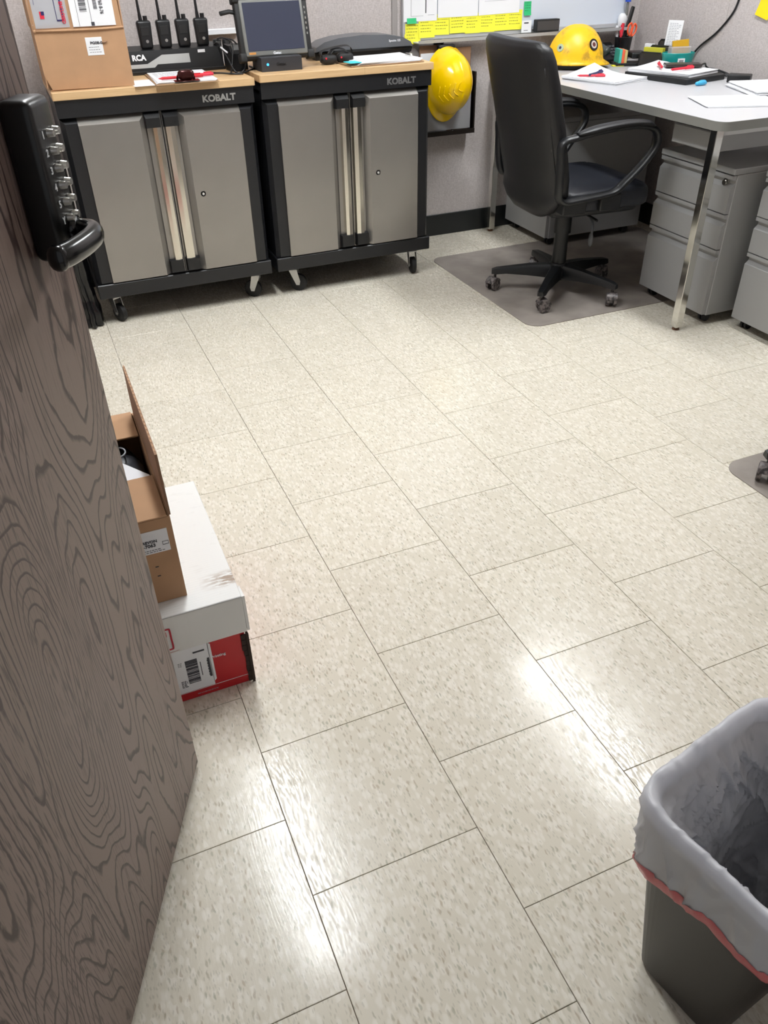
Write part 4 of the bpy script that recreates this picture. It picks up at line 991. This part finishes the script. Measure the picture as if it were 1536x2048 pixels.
# mesh organiser with card
t = thing('mesh_organizer', 'black mesh desk organizer holding envelopes and an upright card', 'organizer', (2.705, 3.005, DT+.0005), -1.15)
m_meshd = mat('dark_wire_mesh', (52, 50, 50), .4, .3); bsdf(m_meshd).inputs['Alpha'].default_value = .8
for q, (y, hh, x0, x1) in enumerate(((-.06, .060, -.085, .03), (-.015, .085, -.06, .06), (.035, .105, -.045, .075))):
    bm = BM(); prism(bm, [(x0+p[0]*(x1-x0), p[1]) for p in ((0, 0), (1, 0), (1, hh-.012), (.93, hh), (.07, hh), (0, hh-.012))], y, y+.002, 'y'); pn = obj('mesh_panel', bm, m_meshd, t)
    bm = BM(); P = [(x0, y, 0), (x0, y, hh-.012), (x0+.01, y, hh), (x1-.01, y, hh), (x1, y, hh-.012), (x1, y, 0)]; sweep(bm, P, .003, n=6); obj('wire_rim', bm, m_black, pn)
bm = BM(); box(bm, -.08, .07, -.06, .037, 0, .003); obj('mesh_floor', bm, m_meshd, t)
m_olv = mat('olive_yellow_card', (190, 186, 50), .6)
t2 = thing('envelope_pack', 'olive yellow index cards in the mesh organizer', 'cards', (2.705, 3.005, DT+.0005), -1.15)
bm = BM(); box(bm, -.075, .02, -.045, -.022, .004, .078, 0); obj('cards', bm, m_olv, t2)
t2 = thing('upright_card', 'upright white card with small print in the mesh organizer', 'card', (2.72, 2.995, DT+.0005), -1.15); t2.rotation_euler = (-.10, 0, -1.15)
bm = BM(); box(bm, -.028, .044, .008, .010, .02, .185); obj('card', bm, m_white, t2)
bm = BM(); scribble(bm, -.020, .036, .06, .175, .008, 18, word=.008, h=.002); obj('small_print', bm, m_inkl, t2)
t2 = thing('white_label_box', 'small white box with black marks behind the olive cards', 'box', (2.70, 3.10, DT+.0005), -1.15)
bm = BM(); box(bm, -.02, .02, -.01, .01, 0, .085); obj('box_body', bm, m_white, t2); bm = BM(); box(bm, -.012, .006, -.0106, -.01, .05, .055); box(bm, -.012, .002, -.0106, -.01, .062, .067); obj('printed_marks', bm, m_ink, t2)
# power brick and cords
t = thing('power_brick', 'black laptop power brick on the desk', 'adapter', (2.665, 2.46, DT+.0005), -.15)
bm = BM(); box(bm, -.045, .045, -.03, .03, 0, .030, .004, 2); obj('brick_body', bm, m_black, t, ang=40)
t.rotation_euler = (0, 0, -.9)
cable([(X1-.006, 2.62, 1.75), (X1-.006, 2.655, 1.42), (X1-.006, 2.70, 1.14), (X1-.006, 2.721, 1.02), (X1-.006, 2.746, .964), (X1-.006, 2.815, .894), (X1-.008, 2.90, .835), (X1-.02, 2.93, .79), (X1-.055, 2.90, DT+.008), (2.76, 2.80, DT+.008), (2.755, 2.68, DT+.008), (2.70, 2.52, DT+.012)], .0042, 'long black cord hanging down the right wall to the desk')
cable([(2.70, 2.84, DT+.012), (2.74, 2.74, DT+.008), (2.70, 2.65, DT+.010), (2.73, 2.58, DT+.008), (2.74, 2.70, DT+.020), (2.70, 2.72, DT+.014), (2.69, 2.60, DT+.008), (2.66, 2.62, DT+.006)], .0040, 'black cord bunched in loops beside the power brick')
cable([(2.60, 2.64, DT+.043), (2.65, 2.66, DT+.05), (2.70, 2.70, DT+.03), (2.72, 2.66, DT+.014), (2.69, 2.56, DT+.010), (2.71, 2.66, DT+.020)], .0036, 'thin black cord curling over the papers to the brick')
t = thing('highlighter', 'short blue plastic clip beside the laptop', 'clip', (2.475, 2.47, DT+.0005), .1)
bm = BM(); superbox(bm, (0, 0, .008), (.030, .010, .008), 3, 16, 8); superbox(bm, (.01, .003, .013), (.018, .008, .006), 3, 14, 6); obj('clip_body', bm, m_blue, t, smooth=True)
stack('paper_sheet', 'thin white papers nearest the front corner of the desk', 2.315, 2.105, DT+.0005, .28, .216, .55, 2, curl=.004, spread=.006).rotation_euler = (0, 0, -.42)
stack('paper_stack', 'thick uneven pile of papers at the right edge of the photo', 2.600, 2.225, DT+.0005, .22, .28, -.35, 8, curl=.004, spread=.008)

# ---------------------------------------------------------------- boxes behind the door
BX0, BX1, BY0, BY1 = -.250, .040, .792, 1.232
t = thing('paper_box', 'red and white copy paper carton standing on the floor behind the door', 'box', (BX1, BY0, 0))
bw, bl = BX1-BX0, BY1-BY0
bm = BM(); box(bm, -bw+.004, -.006, .004, bl-.004, 0, .232, .002, 1); obj('carton_body', bm, m_redbox, t)
bm = BM()
for a in ((-bw, -.0005, 0, .0035, .146, .2385), (-bw, -.0005, bl-.0035, bl, .146, .2385), (-bw, -bw+.0035, 0, bl, .146, .2385), (-.004, .0, .006, bl-.001, .150, .2385)): box(bm, *a)
box(bm, -bw, 0, 0, bl, .236, .240, .0015, 1)
lid = obj('lid', bm, m_whitebox, t, label='white scuffed lid')
bm = BM(); prism(bm, [(.002, .146), (.03, .160), (.05, .225), (.004, .235)], .0005, .006, 'x'); obj('lid_flap', bm, m_whitebox, lid)
bm = BM(); box(bm, -.005, .0, -.001, .004, .0, .143); rd = random.Random(4)
for q in range(9): z_ = .004+.015*q; box(bm, -.012-.004*rd.random(), .001, .001, .0035, z_, z_+.014)
obj('torn_edge', bm, mat('torn_dark_card', (52, 38, 32), .9), t)
# logo bracket and lettering on the lid front
m_logo = mat('crimson_print', (178, 18, 48), .5)
bm = BM()
box(bm, -.160, -.118, -.0012, -.0002, .2085, .2125); box(bm, -.160, -.118, -.0012, -.0002, .1560, .1600)
P = smooth_path([(-.118, -.0007, .2105), (-.1085, -.0007, .2105), (-.1055, -.0007, .2075), (-.1055, -.0007, .185), (-.1055, -.0007, .161), (-.1085, -.0007, .158), (-.118, -.0007, .158)], 3)
sweep(bm, P, .0005, .002, side=(0, 1, 0), n=6); box(bm, -.163, -.159, -.0012, -.0002, .156, .2125)
obj('logo_frame', bm, m_logo, lid).location = (-.040, 0, 0)
text('TRU', .0225, m_logo, lid, (-.195, -.0008, .1885), bold=.0007); text('RED', .0225, m_logo, lid, (-.195, -.0008, .1670), bold=.0007)
bm = BM(); sweep(bm, [(-.155, -.0004, .149), (-.12, -.0004, .149), (-.095, -.0004, .150)], .0004, .0012, side=(0, 1, 0), n=4, taper=lambda u: 1-.8*u); obj('red_streak', bm, m_logo, lid).location = (-.040, 0, 0)
# white label with barcode
bm = BM(); box(bm, -.155, -.048, .0026, .0036, .026, .145); prism(bm, [(-.049, .034), (-.043, .040), (-.043, .140), (-.049, .145)], .0026, .0036, 'y')
lb = obj('shipping_label', bm, m_white, t, label='white shipping label with barcode')
lb.location = (-.034, -.0005, 0)
bm = BM(); z = .048; rd = random.Random(9)
while z < .112:
    h_ = rd.choice((.0009, .0015, .0024)); box(bm, -.098, -.074, .0020, .0026, z, z+h_); z += h_+rd.choice((.0008, .0012, .002))
box(bm, -.0695, -.068, .0020, .0026, .062, .100); box(bm, -.0545, -.050, .0020, .0026, .052, .105)
for q in range(6): box(bm, -.0555, -.0545+.001*rd.random(), .0017, .0026, .056+.008*q, .060+.008*q)
box(bm, -.079, -.056, .0020, .0026, .1275, .1315); scribble(bm, -.112, -.104, .10, .112, .0026, 3, word=.003); scribble(bm, -.113, -.100, .040, .060, .0026, 6, word=.004, h=.0016)
obj('barcode', bm, m_ink, lb)
text('Printing', .0098, m_white, t, (-.0805, .0034, .098), bold=.0001)
bm = BM(); box(bm, -.285, -.008, .0032, .0042, .0225, .0233); obj('white_rule', bm, m_white, t)
bm = BM(); scribble(bm, -.120, -.06, .009, .014, .0036, 1, word=.004, h=.0022, seed=2); obj('small_print', bm, m_clear, t)

# brown open box on top
t = thing('open_box', 'small open brown box with one flap up, on the paper carton behind the door', 'box', (-.056, .838, .2405))
ow, ol, oh = .235, .42, .19
bm = BM(); tk = .004
for a in ((-ow, 0, 0, tk, 0, oh), (-ow, 0, ol-tk, ol, 0, oh), (-ow, -ow+tk, tk, ol-tk, 0, oh), (-tk, 0, tk, ol-tk, 0, oh), (-ow+tk, -tk, tk, ol-tk, 0, tk)): box(bm, *a)
obj('box_body', bm, m_card, t)
bm = BM(); box(bm, -ow+.004, -.005, .0, .145, oh+.0002, oh+.004, .0008, 1); obj('flap', bm, m_card, t)
bm = BM(); box(bm, -ow+.004, -.006, ol-.11, ol, oh+.0002, oh+.004, .0008, 1); obj('flap', bm, m_card, t)
# upright flap with corrugated edge
bm = BM(); FH = .125
prism(bm, [(.006, oh+.001), (ol-.004, oh+.001), (ol-.012, oh+.10), (ol-.02, oh+FH+.045), (-.004, oh+FH-.02)][:0] or [(.004, oh+.001), (ol-.008, oh+.001), (ol-.02, oh+.120), (.018, oh+.120)], .0, .0045, 'x')
fl = obj('upright_flap', bm, m_cardd, t)
bm = BM()
for k in range(46):
    y = .022+k*.0083; 
    if k % 2: box(bm, .0012, .0033, y, y+.0083, oh+.1195, oh+.1206)
obj('corrugated_edge', bm, m_card, fl)
fl.location = (-.002, 0, 0)
fl.rotation_euler = (0, 0, 0)
bm = BM(); frustum(bm, (-.17, -.0105, oh-.072, oh-.022, .0), (-.17, -.011, oh-.072, oh-.022, -.0008)); lb = obj('address_label', bm, m_white, t, label='white printed sticker')
text('REVON', .0080, m_ink, lb, (-.058, -.0011, oh-.0475), bold=.0003); text('-7063', .0098, m_ink, lb, (-.058, -.0011, oh-.0565), bold=.0003)
bm = BM(); box(bm, -.0225, -.0125, -.0013, -.0008, oh-.050, oh-.0493); box(bm, -.0225, -.0125, -.0013, -.0008, oh-.057, oh-.0563); box(bm, -.0230, -.0223, -.0013, -.0008, oh-.057, oh-.0493); box(bm, -.0127, -.012, -.0013, -.0008, oh-.057, oh-.0493); scribble(bm, -.06, -.016, oh-.070, oh-.062, -.0008, 2, word=.004); obj('printed_lines', bm, m_ink, lb)
bm = BM(); box(bm, -.045, -.039, -.0006, 0, .085, .087); box(bm, -.045, -.039, -.0006, 0, .063, .065); obj('printed_mark', bm, m_ink, t)
t = thing('poly_bag', 'charcoal plastic bag folded inside the open brown box', 'bag', (-.17, 1.05, .2455))
bm = BM(); V = superbox(bm, (0, 0, .085), (.105, .18, .075), 4, 40, 20)
for v in bm.verts: v.co += Vector((0, 0, noise.noise(v.co*16+Vector((3, 1, 0)))*.022*(v.co.z > .07)))
obj('bag_film', bm, m_darkbag, t, smooth=True)
bm = BM(); 
for i in range(20):
    a = 2*PI*i/20; b = 2*PI*(i+1)/20
q = [(.058+.016*math.cos(2*PI*i/24), .078+.020*math.sin(2*PI*i/24)) for i in range(24)]; P = [(x, y, .170) for x, y in q]; sweep(bm, P, .0016, n=6, closed=True)
obj('printed_ring', bm, mat('pale_print', (170, 174, 180), .5), t)
bm = BM(); prism(bm, [(-.25, .96), (-.068, .96), (-.066, 1.0), (-.115, 1.075), (-.25, 1.01)], .4245, .4255, 'z'); tag(obj('paper_sheet', bm, m_white), 'white paper corner sticking up inside the open brown box', 'paper')

# ---------------------------------------------------------------- waste bin
u_ = Vector((.98, .198, 0)).normalized(); v_ = Vector((u_.y, -u_.x, 0))       # v_ points to the near side
A0 = Vector((.371, .062, 0)); BU, BV = .282, .250
bc_ = A0+u_*(BU/2)+v_*(BV/2)
t = thing('waste_bin', 'dark brown plastic waste bin in the lower right corner, lined with a gray bag', 'bin', (bc_.x, bc_.y, 0), math.atan2(u_.y, u_.x))
def rr_ring(hw, hl, z, r, n=96, wob=None):
    """rounded rectangle ring sampled by angle; returns points"""
    P = []
    e = 6.5
    for i in range(n):
        a = 2*PI*i/n; c_, s_ = math.cos(a), math.sin(a)
        k = (abs(c_)**e+abs(s_)**e)**(-1/e)
        d = wob(a) if wob else (0, 0)
        P.append(Vector(((hw+d[0])*c_*k, (hl+d[0]-max(0, .372-(z+d[1]))*.05)*s_*k, z+d[1])))
    return P
TAPER = .10                                        # the body narrows by this per unit height below the rim
def half(z, o=0): return (-(.372-z)*TAPER*.8-(.006 if z < .366 else 0)+o)
bm = BM(); R_ = [rr_ring(BU/2+d, BV/2+d, z, 0, wob=None) for d, z in ((half(0)-.008, 0), (half(.004)-.002, .004), (half(.01), .01), (half(.36), .36), (0, .368), (0, .378), (-.010, .378), (-.012, .368), (half(.012)-.004, .012))]
rings(bm, R_, True, True); obj('bin_body', bm, m_bin, t, ang=50)
bg = thing('bin_liner', 'translucent gray plastic bag with red drawstring folded over the bin', 'bag', (bc_.x, bc_.y, 0), math.atan2(u_.y, u_.x))
bm = BM(); n = 260
def nz(a, z, s=1, o=0): return noise.noise(Vector((math.cos(a)*3.2*s, math.sin(a)*3.2*s, z*9+o)))
def crease(a, z, f1, o):
    """sharp film creases: 1 on the crest, falling off quickly"""
    q = Vector((math.cos(a)*f1, math.sin(a)*f1, z*11+o)); q += noise.noise_vector(q*.6)*.5
    return max(0, 1-4.5*abs(noise.noise(q)))**1.5
def hem(a): return .258+.020*math.sin(2*a+.9)+.008*nz(a, .3, .8, 5)
def skirt(a, z, f_): return half(z, .004)*(1-f_)**.6+.004+(.008*(1-f_)*crease(a+1.5*z, z*.5, 3.0, 2)+.004*crease(a-3*z, z, 4.5, 7))*min(1, 4*f_+.3)*min(1, 3*(1-f_)+.1)
R_ = []
for k in range(18):
    f_ = k/17
    R_.append(rr_ring(BU/2, BV/2, 0, 0, n, lambda a: (skirt(a, hem(a)+(.386-hem(a))*f_, f_), hem(a)+(.386-hem(a))*f_)))
def lip(a): return .0035*nz(a, 0, 1.5, 9)+.004*crease(a, 0, 5, 3)
for (ins, z) in ((.0035, .391), (0, .394), (-.004, .393), (-.009, .388)):
    R_.append(rr_ring(BU/2, BV/2, 0, 0, n, lambda a: (ins, z+lip(a))))
for k in range(1, 56):
    f_ = k/55
    def wob(a):
        z = .386-.33*f_; amp = min(1, f_*7)
        d = .018*crease(a+1.2*f_, z*.45, 2.4, 4)+.011*crease(a-2.5*f_, z, 4.2, 14)+.0035*crease(a*1.0, z*2.2, 7, 24)+.010*nz(a, z*.8, .9, 31); d *= (1-.55*f_)*(.35 if math.sin(a) < 0 else 1)
        bulge = .035*math.sin(PI*min(1, f_*1.15))*max(0, nz(a, .1, .7, 21)+.15)
        return (half(z)-.014-amp*(d+bulge), z+.012*amp*nz(a, z*2, 2, 31))
    R_.append(rr_ring(BU/2, BV/2, 0, 0, n, wob))
for f_ in (.85, .65, .45, .25, .1):
    R_.append([Vector((p.x*f_/1, p.y*f_, .05+.05*(1-f_)+.02*noise.noise(p*22))) for p in R_[-1]])
rings(bm, R_, False, True)
obj('liner_film', bm, m_bag, bg, smooth=True)
bm = BM(); R_ = []
for dz, dr in ((-.003, .0012), (.002, .0022), (.018, .0022), (.021, .0014)):
    R_.append(rr_ring(BU/2, BV/2, 0, 0, n, lambda a: (skirt(a, hem(a)+dz, max(0, dz/.13))+dr, hem(a)+dz+.003*nz(a, 0, 1, 44))))
rings(bm, R_, False, False); obj('drawstring', bm, m_pink, bg, smooth=True)

# ---------------------------------------------------------------- things left of the cabinets
t = thing('plastic_bag', 'folded black umbrella or bag standing between the door and the left cabinet', 'bag', (-.045, 2.935, 0))
t['label'] = 'glossy black bag standing between the door and the left cabinet'
bm = BM(); R_ = []; nn = 40
for z, r, cx in ((0.0, .030, 0), (.006, .046, 0), (.04, .045, .0), (.12, .036, -.004), (.25, .040, -.01), (.42, .045, -.014), (.60, .040, -.018), (.72, .02, -.02), (.74, .006, -.02)):
    R_.append([Vector((cx+r*.85*math.cos(2*PI*i/nn)*(1+.18*math.sin(7*2*PI*i/nn+z*9)), r*1.3*math.sin(2*PI*i/nn)*(1+.18*math.sin(7*2*PI*i/nn+z*9)), z)) for i in range(nn)])
R3 = []
for i in range(len(R_)-1):
    for k in range(5): R3.append([R_[i][j].lerp(R_[i+1][j], k/5) for j in range(nn)])
R3.append(R_[-1]); rings(bm, R3)
for v in bm.verts: v.co.x += .006*noise.noise(v.co*22); v.co.y += .006*noise.noise(v.co*22+Vector((5, 0, 0)))
obj('bag_film', bm, m_bagblk, t, smooth=True)
bm = BM(); superbox(bm, (0, 0, .17), (.03, .05, .17), 3.5, 24, 16)
for v in bm.verts: v.co.x += .006*noise.noise(v.co*18)
o = obj('blue_bag', bm, m_navy, None, smooth=True); o.location = (-.115, 3.08, 0); tag(o, 'dark blue cloth bag behind the glossy black bag', 'bag')
t = thing('leaning_board', 'white board leaning in the corner behind the door', 'board', (-.20, 3.20, 0), 0)
bm = BM(); box(bm, -.30, .10, .0, .014, 0, .66, .002, 1); obj('panel', bm, m_whitebox, t); bm = BM(); box(bm, .094, .104, -.004, .018, 0, .66, .001, 1); obj('panel_edge', bm, m_alu, t)

print('objects', len(bpy.data.objects), 'tris', sum(len(o.data.polygons) for o in bpy.data.objects if o.type == 'MESH')*2)
